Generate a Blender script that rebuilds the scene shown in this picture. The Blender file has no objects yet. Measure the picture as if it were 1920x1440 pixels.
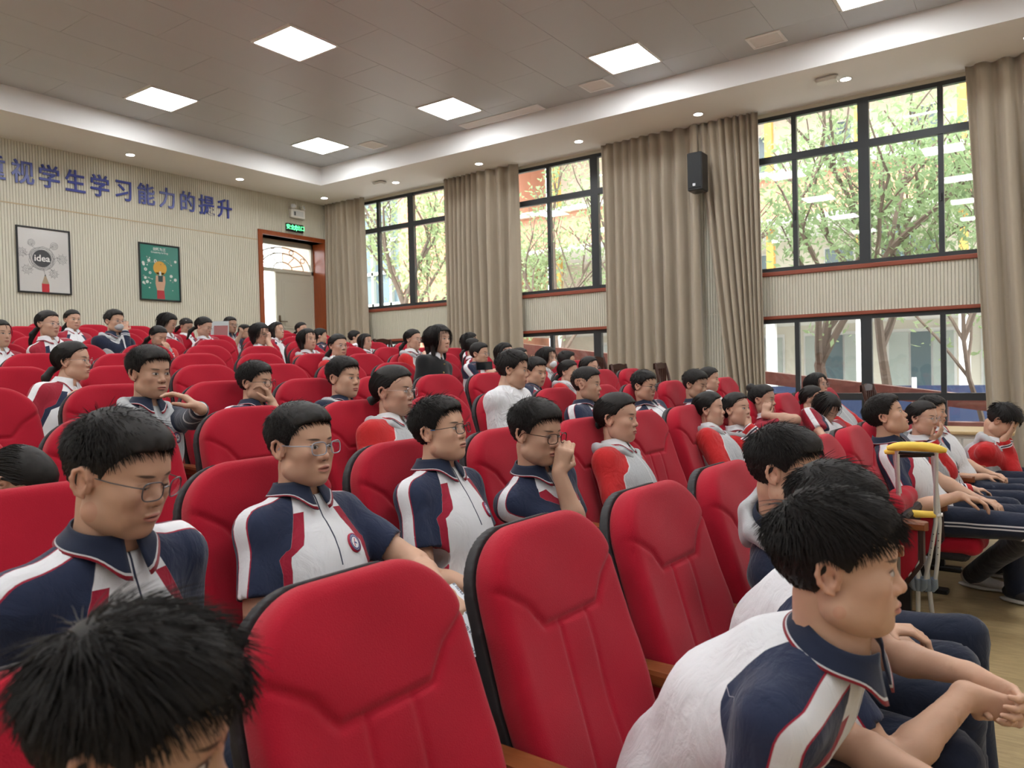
import bpy, math, random
import numpy as np
import openvdb
from mathutils import Vector, Matrix, Quaternion
C = bpy.context.scene.collection
SC = bpy.context.scene
PI = math.pi
rng = np.random.default_rng(7)
random.seed(7)

# ------------------------------------------------------------------ camera, sky, exposure
RX = (0.8184355776, 0.5740488994, -0.0251210342)      # camera axes: right, down, forward in world terms
RD = (-0.0090133618, -0.0308879103, -0.9994822141)
RF = (-0.5745276012, 0.8182382282, -0.0201056543)
cam_d = bpy.data.cameras.new('camera'); cam = bpy.data.objects.new('camera', cam_d); C.objects.link(cam)
mw = Matrix(((RX[0], -RD[0], -RF[0], 0), (RX[1], -RD[1], -RF[1], 0), (RX[2], -RD[2], -RF[2], 1.40), (0, 0, 0, 1)))
cam.matrix_world = mw
cam_d.sensor_fit = 'HORIZONTAL'; cam_d.sensor_width = 36.0; cam_d.lens = 1404.0 / 1920.0 * 36.0
cam_d.clip_start = 0.05; cam_d.clip_end = 300
cam_d.dof.use_dof = True; cam_d.dof.focus_distance = 2.9; cam_d.dof.aperture_fstop = 6.3
SC.camera = cam
SC.view_settings.view_transform = 'Standard'; SC.view_settings.look = 'None'
SC.view_settings.gamma = 1.0; SC.view_settings.use_curve_mapping = False
SC.view_settings.exposure = 0.35
wd = bpy.data.worlds.new('world'); SC.world = wd; wd.use_nodes = True
wn = wd.node_tree.nodes; wl = wd.node_tree.links
bg = wn['Background']
tc = wn.new('ShaderNodeTexCoord'); sx = wn.new('ShaderNodeSeparateXYZ'); wl.new(tc.outputs['Generated'], sx.inputs[0])
cr = wn.new('ShaderNodeValToRGB'); cr.color_ramp.elements[0].position = 0.45; cr.color_ramp.elements[0].color = (0.45, 0.45, 0.42, 1)
cr.color_ramp.elements[1].position = 0.56; cr.color_ramp.elements[1].color = (0.93, 0.97, 1.0, 1)
mp = wn.new('ShaderNodeMath'); mp.operation = 'MULTIPLY_ADD'; mp.inputs[1].default_value = 0.5; mp.inputs[2].default_value = 0.5
wl.new(sx.outputs[2], mp.inputs[0]); wl.new(mp.outputs[0], cr.inputs[0]); wl.new(cr.outputs[0], bg.inputs[0])
bg.inputs[1].default_value = 5.0
sun_d = bpy.data.lights.new('sun', 'SUN'); sun_d.energy = 5.5; sun_d.angle = 0.3; sun_d.color = (1, .96, .9)
sun = bpy.data.objects.new('sun', sun_d); sun.rotation_euler = (math.radians(38), math.radians(14), 0); C.objects.link(sun)
LAMP = 25.0          # ceiling panels
SPOT = 30.0          # recessed downlights

# ------------------------------------------------------------------ small geometry helpers
def V(*a): return np.array(a, float)
def nrm(v): v = np.asarray(v, float); return v / (np.linalg.norm(v) + 1e-12)
R3 = np.array([RX, RD, RF]); CP = V(0, 0, 1.40)
def hit(x, y, n, d):
    r = R3.T @ V((x - 960) / 1404., (y - 720) / 1404., 1); n = np.asarray(n, float)
    return CP + r * ((d - n @ CP) / (n @ r))
def depth_of(p): return float(R3[2] @ (np.asarray(p) - CP))

def mk(name, verts, faces, mat=None, parent=None, smooth=False, loc=None, attrs=None, kind=None):
    me = bpy.data.meshes.new(name)
    verts = np.asarray(verts, np.float32)
    if isinstance(faces, np.ndarray) and faces.ndim == 2:
        nf, k = faces.shape
        me.vertices.add(len(verts)); me.vertices.foreach_set('co', verts.ravel())
        me.loops.add(nf * k); me.loops.foreach_set('vertex_index', faces.astype(np.int32).ravel())
        me.polygons.add(nf); me.polygons.foreach_set('loop_start', np.arange(0, nf * k, k, dtype=np.int32))
        me.update(calc_edges=True)
    else:
        me.from_pydata([tuple(map(float, v)) for v in verts], [], [tuple(f) for f in faces])
    if smooth: me.polygons.foreach_set('use_smooth', np.ones(len(me.polygons), bool))
    if attrs:
        for k, a in attrs.items():
            a = np.asarray(a, np.float32)
            if a.ndim == 2: at = me.attributes.new(k, 'FLOAT_VECTOR', 'POINT'); at.data.foreach_set('vector', a.ravel())
            else: at = me.attributes.new(k, 'FLOAT', 'POINT'); at.data.foreach_set('value', a)
    o = bpy.data.objects.new(name, me); C.objects.link(o)
    if mat: me.materials.append(mat)
    if parent: o.parent = parent
    if loc is not None: o.location = tuple(loc)
    if kind: o['kind'] = kind
    return o

def tag(o, label, cat, group=None):
    o['label'] = label; o['category'] = cat
    if group: o['group'] = group
    return o
def empty(name, loc, label, cat, group=None, rz=0):
    o = bpy.data.objects.new(name, None); C.objects.link(o); o.location = tuple(loc); o.rotation_euler = (0, 0, rz)
    o.empty_display_size = .1
    return tag(o, label, cat, group)

class MB:
    """collects shapes into one mesh"""
    def __init__(s): s.v = []; s.f = []
    def add(s, v, f):
        n = len(s.v); s.v += [tuple(map(float, p)) for p in v]; s.f += [tuple(i + n for i in q) for q in f]; return s
    def box(s, a, b, bev=0.0):
        (x0, y0, z0), (x1, y1, z1) = a, b
        if bev <= 0:
            return s.add([(x0, y0, z0), (x1, y0, z0), (x1, y1, z0), (x0, y1, z0), (x0, y0, z1), (x1, y0, z1), (x1, y1, z1), (x0, y1, z1)],
                         [(0, 3, 2, 1), (4, 5, 6, 7), (0, 1, 5, 4), (1, 2, 6, 5), (2, 3, 7, 6), (3, 0, 4, 7)])
        e = bev; V_ = []
        for z, i in ((z0, e), (z0 + e, 0), (z1 - e, 0), (z1, e)):
            for (x, y) in ((x0 + i + e, y0 + i), (x1 - i - e, y0 + i), (x1 - i, y0 + i + e), (x1 - i, y1 - i - e), (x1 - i - e, y1 - i), (x0 + i + e, y1 - i), (x0 + i, y1 - i - e), (x0 + i, y0 + i + e)):
                V_.append((x, y, z))
        F = [tuple(range(7, -1, -1)), tuple(range(24, 32))]
        for r in range(3):
            for k in range(8): F.append((r * 8 + k, r * 8 + (k + 1) % 8, r * 8 + 8 + (k + 1) % 8, r * 8 + 8 + k))
        return s.add(V_, F)
    def prism(s, poly, y0, y1, axis='y'):
        n = len(poly)
        def P(a, b, t): return {'y': (a, t, b), 'x': (t, a, b), 'z': (a, b, t)}[axis]
        return s.add([P(a, b, y0) for a, b in poly] + [P(a, b, y1) for a, b in poly],
                     [tuple(range(n - 1, -1, -1)), tuple(range(n, 2 * n))] + [(i, (i + 1) % n, n + (i + 1) % n, n + i) for i in range(n)])
    def tube(s, pts, r, n=8, closed=False, caps=True):
        pts = [np.asarray(p, float) for p in pts]; m = len(pts); rr = r if hasattr(r, '__len__') else [r] * m
        V_ = []; up = None
        for i, p in enumerate(pts):
            if closed: t = pts[(i + 1) % m] - pts[i - 1]
            else: t = pts[min(i + 1, m - 1)] - pts[max(i - 1, 0)]
            t = nrm(t)
            if up is None: up = nrm(np.cross(t, (0, 0, 1) if abs(t[2]) < .9 else (1, 0, 0)))
            u = nrm(up - t * (up @ t)); w = np.cross(t, u); up = u
            for k in range(n):
                a = 2 * PI * k / n; V_.append(p + rr[i] * (math.cos(a) * u + math.sin(a) * w))
        F = []
        for i in range(m if closed else m - 1):
            j = (i + 1) % m
            for k in range(n): F.append((i * n + k, i * n + (k + 1) % n, j * n + (k + 1) % n, j * n + k))
        if caps and not closed: F += [tuple(range(n - 1, -1, -1)), tuple(range((m - 1) * n, m * n))]
        return s.add(V_, F)
    def lathe(s, prof, c=(0, 0, 0), n=20):
        V_ = []; F = []
        for r, z in prof:
            for k in range(n):
                a = 2 * PI * k / n; V_.append((c[0] + r * math.cos(a), c[1] + r * math.sin(a), c[2] + z))
        for i in range(len(prof) - 1):
            for k in range(n): F.append((i * n + k, i * n + (k + 1) % n, (i + 1) * n + (k + 1) % n, (i + 1) * n + k))
        F += [tuple(range(n - 1, -1, -1)), tuple(range((len(prof) - 1) * n, len(prof) * n))]
        return s.add(V_, F)
    def build(s, name, mat=None, parent=None, smooth=False, loc=None, kind=None):
        o = mk(name, s.v, s.f, mat, parent, smooth, loc, kind=kind)
        if smooth:
            o.data.set_sharp_from_angle(angle=0.7)
        return o

# ------------------------------------------------------------------ node expression helper
class X:
    def __init__(s, nt, so): s.nt = nt; s.so = so
    def m(s, op, *o, clamp=False):
        n = s.nt.nodes.new('ShaderNodeMath'); n.operation = op; n.use_clamp = clamp
        for i, v in enumerate((s,) + o):
            if isinstance(v, X): s.nt.links.new(v.so, n.inputs[i])
            else: n.inputs[i].default_value = v
        return X(s.nt, n.outputs[0])
    def __add__(s, o): return s.m('ADD', o)
    def __sub__(s, o): return s.m('SUBTRACT', o)
    def __mul__(s, o): return s.m('MULTIPLY', o)
    def __truediv__(s, o): return s.m('DIVIDE', o)
    def gt(s, o): return s.m('GREATER_THAN', o)
    def lt(s, o): return s.m('LESS_THAN', o)
    def abs(s): return s.m('ABSOLUTE')
    def mx(s, o): return s.m('MAXIMUM', o)
    def mn(s, o): return s.m('MINIMUM', o)
    def step(s, e, w): return s.m('SUBTRACT', e).m('MULTIPLY_ADD', 1.0 / w, 0.5, clamp=True)      # soft 0..1 across e
class Mat:
    def __init__(s, name, base=(.8, .8, .8), rough=.5, spec=.3, metal=0, sheen=0, **kw):
        s.m = bpy.data.materials.new(name); s.m.use_nodes = True; s.nt = s.m.node_tree; s.b = s.nt.nodes['Principled BSDF']
        s.b.inputs['Base Color'].default_value = (*base, 1); s.b.inputs['Roughness'].default_value = rough
        s.b.inputs['Metallic'].default_value = metal; s.b.inputs['Specular IOR Level'].default_value = spec
        s.b.inputs['Sheen Weight'].default_value = sheen
        s.m.diffuse_color = (*base, 1)
    def val(s, v): n = s.nt.nodes.new('ShaderNodeValue'); n.outputs[0].default_value = v; return X(s.nt, n.outputs[0])
    def attr(s, name, out='Fac'): n = s.nt.nodes.new('ShaderNodeAttribute'); n.attribute_name = name; return X(s.nt, n.outputs[out])
    def xyz(s, so): n = s.nt.nodes.new('ShaderNodeSeparateXYZ'); s.nt.links.new(so.so, n.inputs[0]); return [X(s.nt, n.outputs[i]) for i in range(3)]
    def coord(s, which='Object'): n = s.nt.nodes.new('ShaderNodeTexCoord'); return X(s.nt, n.outputs[which])
    def scale(s, v, sc):
        n = s.nt.nodes.new('ShaderNodeVectorMath'); n.operation = 'MULTIPLY'; s.nt.links.new(v.so, n.inputs[0]); n.inputs[1].default_value = sc; return X(s.nt, n.outputs[0])
    def noise(s, vec, scale=5, detail=3, rough=.5, dist=0.0):
        n = s.nt.nodes.new('ShaderNodeTexNoise'); n.inputs['Scale'].default_value = scale; n.inputs['Detail'].default_value = detail
        n.inputs['Roughness'].default_value = rough; n.inputs['Distortion'].default_value = dist
        s.nt.links.new(vec.so, n.inputs['Vector']); return X(s.nt, n.outputs['Fac'])
    def col(s, c):
        n = s.nt.nodes.new('ShaderNodeRGB'); n.outputs[0].default_value = (*c, 1); return X(s.nt, n.outputs[0])
    def mix(s, a, b, f):
        n = s.nt.nodes.new('ShaderNodeMix'); n.data_type = 'RGBA'
        for i, v in ((6, a), (7, b)):
            if isinstance(v, X): s.nt.links.new(v.so, n.inputs[i])
            else: n.inputs[i].default_value = (*v, 1)
        if isinstance(f, X): s.nt.links.new(f.so, n.inputs[0])
        else: n.inputs[0].default_value = f
        return X(s.nt, n.outputs[2])
    def base(s, c): s.nt.links.new(c.so, s.b.inputs['Base Color']); return s
    def rough(s, r): s.nt.links.new(r.so, s.b.inputs['Roughness']); return s
    def bump(s, h, strength=.3, dist=.01):
        n = s.nt.nodes.new('ShaderNodeBump'); n.inputs['Strength'].default_value = strength; n.inputs['Distance'].default_value = dist
        s.nt.links.new(h.so, n.inputs['Height']); s.nt.links.new(n.outputs[0], s.b.inputs['Normal']); return s
    def emit(s, c, st): s.b.inputs['Emission Color'].default_value = (*c, 1); s.b.inputs['Emission Strength'].default_value = st; return s

# ------------------------------------------------------------------ materials
def plain(name, base, rough=.5, spec=.3, metal=0, nz=0.0, scale=30):
    M = Mat(name, base, rough, spec, metal)
    if nz:
        n = M.noise(M.coord(), scale, 3); c = M.mix(tuple(b * (1 - nz) for b in base), tuple(min(1, b * (1 + nz)) for b in base), n); M.base(c)
    return M.m
def fabric(name, base, weave=900, var=.10, bump=.25, rough=.85, sheen=.25):
    M = Mat(name, base, rough, .15, sheen=sheen)
    co = M.coord(); n = M.noise(co, 6, 4); w = M.noise(co, weave, 2)
    M.base(M.mix(tuple(b * (1 - var) for b in base), tuple(min(1, b * (1 + var)) for b in base), n))
    M.bump(w, bump, .002); return M.m
mt = {}
mt['red'] = fabric('seat_red_fabric', (.385, .008, .024), 420, .10, .5, .85, .12)
mt['shell'] = plain('seat_shell_plastic', (.022, .02, .022), .55, .3)
mt['dark_edge'] = plain('panel_edge', (.035, .018, .015), .4, .4)
mt['panel_red'] = fabric('panel_red_cloth', (.36, .010, .022), 600, .06, .3)
M = Mat('armrest_wood', (.2, .06, .02), .28, .5)
co = M.scale(M.coord(), (3, 40, 40)); M.base(M.mix((.13, .030, .009), (.27, .085, .026), M.noise(co, 4, 5, .6, .6))); mt['wood'] = M.m
M = Mat('orange_wood', (.3, .08, .03), .25, .5)
co = M.scale(M.coord(), (12, 12, 1.2)); M.base(M.mix((.20, .035, .010), (.36, .085, .022), M.noise(co, 2.5, 5, .6, .8))); mt['jamb'] = M.m
mt['trim'] = plain('red_brown_trim', (.27, .065, .035), .45, .4)
mt['metal_leg'] = plain('black_metal', (.02, .02, .022), .45, .5, .4)
mt['wall'] = plain('ribbed_panel_cream', (.62, .59, .49), .6, .3, nz=.03, scale=2)
mt['wall_b'] = plain('ribbed_panel_window_wall', (.60, .575, .48), .6, .3, nz=.03, scale=2)
mt['plaster'] = plain('ceiling_plaster', (.82, .81, .80), .7, .2, nz=.02, scale=1.5)
mt['cove'] = plain('cove_plaster', (.84, .84, .85), .7, .2)
mt['tile'] = plain('ceiling_tile_metal', (.47, .49, .51), .42, .45, nz=.03, scale=.8)
mt['white'] = plain('white_plastic', (.78, .77, .74), .4, .4)
mt['frame'] = plain('window_frame_dark', (.028, .032, .036), .4, .4)
mt['black'] = plain('black_plastic', (.012, .012, .013), .35, .4)
mt['chrome'] = plain('brushed_aluminium', (.68, .71, .76), .25, .6, .35)
mt['yellow'] = plain('yellow_foam', (.85, .60, .10), .6, .3)
mt['rubber_tan'] = plain('tan_rubber', (.62, .38, .17), .6, .3)
mt['blue_grey'] = plain('blue_grey_plastic', (.20, .26, .34), .4, .4)
mt['text_blue'] = plain('blue_acrylic', (.030, .045, .26), .3, .5)
mt['dark_wood'] = plain('dark_chair_wood', (.055, .018, .012), .3, .5)
mt['desk_wood'] = plain('desk_top_wood', (.52, .38, .20), .4, .4, nz=.1)
mt['desk_body'] = plain('desk_body', (.62, .60, .56), .5, .3)
def wood_floor():
    M = Mat('vinyl_wood_floor', (.4, .3, .17), .32, .4)
    co = M.coord(); g = M.noise(M.scale(co, (1.2, 9, 1)), 4.5, 6, .62, 1.6); g2 = M.noise(M.scale(co, (2, 60, 1)), 6, 3, .6, .4)
    c = M.mix((.29, .205, .100), (.50, .375, .195), g.m('MULTIPLY_ADD', 1.9, -.45, clamp=True)); c = M.mix(c, (.24, .165, .078), g2.m('MULTIPLY_ADD', 1.6, -.8, clamp=True))
    M.base(c); M.bump(g2, .15, .003); return M.m
mt['floor'] = wood_floor()
M = Mat('curtain_cloth', (.46, .40, .32), .85, .1, sheen=.3)
z = M.xyz(M.coord())
M.base(M.mix((.36, .305, .235), (.45, .385, .30), M.noise(M.scale(M.coord(), (14, 14, .6)), 1.5, 4))); M.bump(M.noise(M.coord(), 500, 2), .2, .002)
mt['curtain'] = M.m
M = Mat('lamp_diffuser', (1, 1, 1), .5); M.emit((.96, .985, 1.0), LAMP); mt['lamp'] = M.m
M = Mat('downlight_glass', (1, 1, 1), .5); M.emit((1, .97, .92), SPOT); mt['spot'] = M.m
def glass(name='window_glass', refl=.07, tint=(1, 1, 1)):
    m = bpy.data.materials.new(name); m.use_nodes = True; nt = m.node_tree; nt.nodes.clear()
    o = nt.nodes.new('ShaderNodeOutputMaterial'); t = nt.nodes.new('ShaderNodeBsdfTransparent'); g = nt.nodes.new('ShaderNodeBsdfGlossy'); mx = nt.nodes.new('ShaderNodeMixShader')
    fr = nt.nodes.new('ShaderNodeLayerWeight'); fr.inputs[0].default_value = .25
    mu = nt.nodes.new('ShaderNodeMath'); mu.operation = 'MULTIPLY_ADD'; mu.inputs[1].default_value = .5; mu.inputs[2].default_value = refl * .4
    nt.links.new(fr.outputs['Fresnel'], mu.inputs[0]); nt.links.new(mu.outputs[0], mx.inputs[0])
    t.inputs[0].default_value = (*tint, 1); g.inputs['Roughness'].default_value = .02
    nt.links.new(t.outputs[0], mx.inputs[1]); nt.links.new(g.outputs[0], mx.inputs[2]); nt.links.new(mx.outputs[0], o.inputs[0]); return m
mt['glass'] = glass(); mt['lens'] = glass('lens_glass', .05, (.96, .97, .99))

# skin with the face features in head coordinates (attribute hp), iris shifted by attribute gaze
def skin_mat():
    M = Mat('skin', (.5, .3, .2), .48, .35)
    oi = M.nt.nodes.new('ShaderNodeObjectInfo'); tone = X(M.nt, oi.outputs['Color'])
    n = M.nt.nodes.new('ShaderNodeAttribute'); n.attribute_name = 'hp'
    x, y, z = M.xyz(X(M.nt, n.outputs['Vector'])); gz = M.attr('gaze'); ay = y.abs(); ld = M.attr('lid')
    ns = M.noise(M.coord(), 28, 3)
    mul = M.nt.nodes.new('ShaderNodeMix'); mul.data_type = 'RGBA'; mul.blend_type = 'MULTIPLY'; mul.inputs[0].default_value = 1
    M.nt.links.new(tone.so, mul.inputs[6]); M.nt.links.new(M.mix((.92, .90, .90), (1.05, 1.02, 1.0), ns).so, mul.inputs[7])
    c = X(M.nt, mul.outputs[2])
    def el(u, v, cu, cv, ru, rv, soft=.25, tilt=0.0):
        du = (u - cu); dv = (v - cv) - du * tilt
        q = (du / ru) * (du / ru) + (dv / rv) * (dv / rv)
        return (q - 1.0).m('MULTIPLY', -1.0 / soft).m('ADD', .5, clamp=True)
    front = x.gt(.035)
    # flush: cheeks, nose tip, ears
    c = M.mix(c, (.52, .18, .12), (el(ay, z, .040, -.035, .022, .022, 1.5) * front) * .16)
    c = M.mix(c, (.50, .17, .12), (el(y, z, 0, -.032, .013, .012, 1.2) * x.gt(.09)) * .18)
    c = M.mix(c, (.50, .16, .11), ay.gt(.075) * .22)
    # brows
    brow = el(ay, z, .031, .0215, .0175, .0034, .9, .10) * front
    c = M.mix(c, (.030, .020, .016), brow * .85)
    # eyes
    eye = el(ay, z, .0305, -.0005, .0140, .0050, .25, .10) * front
    bnd = ld * -.0100 + .0062; d_ = z - bnd - (ay - .0305) * .10
    line_ = eye * (d_.abs().step(.0009, .0006) * -1.0 + 1.0) * ld.gt(.1)
    eye = eye * (d_.step(0, .0008) * -1.0 + 1.0)
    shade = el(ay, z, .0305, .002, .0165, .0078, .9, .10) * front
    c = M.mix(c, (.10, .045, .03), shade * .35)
    c = M.mix(c, (.42, .37, .345), eye)
    ir = (el(y, z, .0305, 0, .0058, .0062, .2) if False else None)
    yl = (y - gz).abs()
    iris = el(yl, z, .0305, .0003, .0058, .0066, .3) * eye
    c = M.mix(c, (.016, .009, .006), iris)
    lid = el(ay, z, .0305, .0014, .0150, .0060, .2, .10) * front
    lid2 = el(ay, z, .0305, -.0010, .0155, .0058, .2, .10)
    c = M.mix(c, (.035, .018, .013), (lid - lid2).m('MAXIMUM', 0.0) * (ld * -.8 + .9))
    c = M.mix(c, (.035, .018, .013), line_)
    # lips, mouth line, nostrils
    lips = el(y, z, 0, -.0650, .0225, .0092, .35) * x.gt(.06)
    c = M.mix(c, (.42, .135, .115), lips * .75)
    line = el(y, z, 0, -.0648, .0215, .0013, .8) * x.gt(.06)
    c = M.mix(c, (.10, .025, .022), line * .85)
    nos = el(ay, z, .0070, -.0405, .0038, .0022, .5) * x.gt(.085)
    c = M.mix(c, (.08, .025, .02), nos * .9)
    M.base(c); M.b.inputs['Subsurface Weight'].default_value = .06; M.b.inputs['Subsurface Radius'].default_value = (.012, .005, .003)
    M.b.inputs['Subsurface Scale'].default_value = .6
    M.bump(M.noise(M.coord(), 260, 2), .06, .002); return M.m
mt['skin'] = skin_mat()
M = Mat('hair_dark', (.011, .009, .0085), .55, .28); M.base(M.mix((.006, .005, .005), (.020, .016, .014), M.noise(M.scale(M.coord(), (1, 1, 1)), 90, 3))); mt['hair'] = M.m
NAVY = (.018, .026, .060); WHITE = (.70, .70, .72); PIPE = (.33, .012, .035); DRED = (.30, .013, .030)
def polo_mat(name, sleeve, body=WHITE, pipe=PIPE, panel=PIPE, placket=NAVY):
    M = Mat(name, body, .75, .2, sheen=.15); s = M.attr('seam'); l = M.attr('lat'); f = M.attr('fwd'); h = M.attr('ht'); cy = M.attr('cy')
    W_ = .0012
    al = l.abs(); arm = s.step(0, W_)
    c = M.mix(body, sleeve, arm)
    strip = arm * (al.step(.019, W_) * -1.0 + 1.0); pip = arm * (al.step(.0225, W_) * -1.0 + 1.0)
    c = M.mix(c, pipe, pip); c = M.mix(c, WHITE, strip)
    seam_edge = (s.abs().step(.0022, W_) * -1.0 + 1.0) * (l.gt(-.03)); c = M.mix(c, (.5, .5, .5) if False else pipe, seam_edge * .0)
    pan = (s.step(-.026, W_) * (s.step(0, W_) * -1.0 + 1.0)) * f.gt(.02) * h.lt(-.045)
    c = M.mix(c, panel, pan)
    pl = (cy.abs().step(.0022, W_) * -1.0 + 1.0) * f.gt(.03) * h.gt(-.20) * (arm * -1.0 + 1.0)
    c = M.mix(c, placket, pl)
    M.base(c); co = M.coord(); M.bump(M.noise(M.scale(co, (1, 1, .55)), 16, 4, .55, 1.1) * .8 + M.noise(co, 700, 2) * .04, .55, .022); return M.m
mt['polo_navy'] = polo_mat('polo_navy_white', NAVY)
mt['polo_red'] = polo_mat('polo_red_white', DRED, placket=(.6, .6, .6), panel=NAVY)
def jacket_mat(name, sleeve, body=(.42, .43, .44)):
    M = Mat(name, body, .85, .15, sheen=.2); s = M.attr('seam'); h = M.attr('ht'); cy = M.attr('cy'); f = M.attr('fwd'); cu = M.attr('cuff')
    co = M.coord(); b = M.mix(tuple(v * .85 for v in body), tuple(v * 1.1 for v in body), M.noise(co, 160, 2))
    arm = s.step(0, .0015); c = M.mix(b, sleeve, arm)
    edge = (s.abs().step(.003, .0015) * -1.0 + 1.0); c = M.mix(c, (.62, .6, .6), edge * .8)
    zp = (cy.abs().step(.005, .0015) * -1.0 + 1.0) * f.gt(.03); c = M.mix(c, (.55, .55, .56), zp)
    w1 = ((cu - .018).abs().step(.0035, .001) * -1.0 + 1.0); w2 = ((cu - .034).abs().step(.0035, .001) * -1.0 + 1.0)
    c = M.mix(c, (.7, .7, .72), w1.mx(w2)); w3 = ((cu - .026).abs().step(.004, .001) * -1.0 + 1.0); c = M.mix(c, (.02, .025, .05), w3)
    M.base(c); M.bump(M.noise(M.scale(co, (1, 1, .6)), 15, 4, .55, 1.1), .5, .022); return M.m
mt['jacket_red'] = jacket_mat('jacket_red', (.48, .020, .022))
mt['jacket_navy'] = jacket_mat('jacket_navy', (.014, .019, .040))
mt['navy'] = fabric('navy_cloth', (.013, .018, .036), 300, .15, .2); mt['navy_collar'] = fabric('navy_knit', (.013, .018, .040), 500, .1, .3)
mt['white_cloth'] = fabric('white_cloth', (.72, .72, .74), 400, .04, .2); mt['grey_cloth'] = fabric('grey_marl', (.42, .43, .44), 260, .14, .4)
M = Mat('white_shirt', (.72, .72, .74), .8, .15, sheen=.15); co = M.coord(); M.bump(M.noise(M.scale(co, (1, 1, .5)), 14, 4, .55, 1.3), .8, .03); mt['white_shirt'] = M.m
mt['black_cloth'] = fabric('black_cloth', (.010, .010, .011), 400, .1, .3); mt['red_cloth'] = fabric('red_cloth', (.46, .02, .025), 400, .1, .3)
M = Mat('trousers', (.013, .018, .036), .85, .15, sheen=.15); ts = M.attr('ts'); co = M.coord()
st = (((ts - .009).abs().step(.0040, .0012) * -1.0 + 1.0)).mx((ts + .009).abs().step(.0040, .0012) * -1.0 + 1.0)
M.base(M.mix(M.mix((.010, .014, .028), (.017, .022, .042), M.noise(co, 30, 3)), (.6, .6, .62), st)); M.bump(M.noise(co, 12, 4, .5, .8), .5, .02); mt['trousers'] = M.m
def badge_mat():
    M = Mat('badge', (.02, .03, .12), .5, .3); u = M.attr('bu'); v = M.attr('bv'); r = (u * u + v * v).m('SQRT')
    c = M.mix((.70, .70, .72), (.02, .035, .16), r.step(.58, .03)); c = M.mix(c, (.40, .02, .05), r.step(.90, .03))
    an = M.noise(M.scale(M.attr('bq', 'Vector'), (6, 6, 6)), 3, 1)
    dots = (r - .74).abs().lt(.07) * an.gt(.52); c = M.mix(c, (.6, .6, .65), dots)
    s1 = ((u - v * .5 + .08).abs().lt(.08)) * v.abs().lt(.42); s2 = ((v + u * .45).abs().lt(.09)) * u.abs().lt(.30)
    c = M.mix(c, (.45, .02, .05), s1 * r.lt(.5)); c = M.mix(c, (.03, .05, .22), s2 * r.lt(.5) * v.lt(.05)); M.base(c); return M.m
mt['badge'] = badge_mat()
mt['shoe'] = plain('shoe_white', (.55, .53, .52), .5, .3, nz=.08); mt['sole'] = plain('shoe_sole', (.60, .59, .57), .6, .3); mt['shoe_dark'] = plain('shoe_dark', (.03, .03, .035), .5, .3)
mt['mask'] = plain('mask_white', (.72, .74, .76), .8, .1); mt['scrunchie'] = plain('cream_scrunchie', (.62, .55, .42), .9, .1, nz=.1)
mt['pink'] = plain('pink_beads', (.60, .16, .20), .5, .3); mt['gold'] = plain('gold', (.75, .55, .2), .3, .5, 1.0)

# ------------------------------------------------------------------ the room
XA, YB, ZS, ZC = -11.75, 10.468, 4.79, 5.11
XF, YL = 5.0, -5.0
def struct(o): o['kind'] = 'structure'; return o
U = V(.053, .9986, 0); W = V(.9986, -.053, 0)          # along a seat row, and forward (rows stand 3 degrees off the back wall)
STEP = .104
def rowD(r): return 1.05 if r == 1 else 1.89 + .92 * (r - 2)
def rowZ(r): return 0.0 if r == 1 else .011 + STEP * (r - 1)
NROW = 11
# floor and the stepped platforms
f = struct(mk('floor', [(XA - .3, YL, 0), (XF, YL, 0), (XF, YB + .1, 0), (XA - .3, YB + .1, 0), (XA - .3, YL, -.2), (XF, YL, -.2), (XF, YB + .1, -.2), (XA - .3, YB + .1, -.2)],
    [(0, 1, 2, 3), (7, 6, 5, 4), (0, 4, 5, 1), (1, 5, 6, 2), (2, 6, 7, 3), (3, 7, 4, 0)], mt['floor']))
for r in range(2, NROW + 2):
    De = rowD(r - 1) + .17; De2 = rowD(r) + .17 if r <= NROW else 13
    z0, z1 = rowZ(r - 1), rowZ(r)
    def P(a, D, z): p = U * a - W * D; return (max(p[0], XA - .25), min(p[1], YB + .05), z)
    q = [P(-5, De, z1), P(11.2, De, z1), P(11.2, De2 + .02, z1), P(-5, De2 + .02, z1), P(-5, De, 0), P(11.2, De, 0), P(11.2, De2 + .02, 0), P(-5, De2 + .02, 0)]
    mk('step', q, [(0, 1, 2, 3), (0, 4, 5, 1), (1, 5, 6, 2), (2, 6, 7, 3), (3, 7, 4, 0)], mt['floor'], f)
ZB = rowZ(NROW + 1)
# back wall: ribs over a recessed backing, door opening
DY0, DY1, DZ1 = 8.78, 10.25, 4.02
def ribs(mb, along, lo, hi, z0, z1, front, depth, pitch=.0385, gap=.009):
    """vertical ribs; along='y': on a wall of constant x, facing +x; along='x': on a wall of constant y, facing -y"""
    mbx = mb
    n = int((hi - lo) / pitch)
    for i in range(n + 1):
        a = lo + i * pitch; b = min(a + pitch - gap, hi)
        if b - a < .004: continue
        if along == 'y': mbx.add([(front, a, z0), (front, b, z0), (front, b, z1), (front, a, z1), (front - depth, a - .003, z0), (front - depth, b + .003, z0), (front - depth, b + .003, z1), (front - depth, a - .003, z1)],
                                 [(0, 1, 2, 3), (4, 0, 3, 7), (1, 5, 6, 2), (3, 2, 6, 7), (0, 4, 5, 1)])
        else: mbx.add([(a, front, z0), (b, front, z0), (b, front, z1), (a, front, z1), (a - .003, front + depth, z0), (b + .003, front + depth, z0), (b + .003, front + depth, z1), (a - .003, front + depth, z1)],
                      [(3, 2, 1, 0), (7, 3, 0, 4), (2, 6, 5, 1), (7, 6, 2, 3), (1, 5, 4, 0)])
w = MB(); XR = XA
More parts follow.
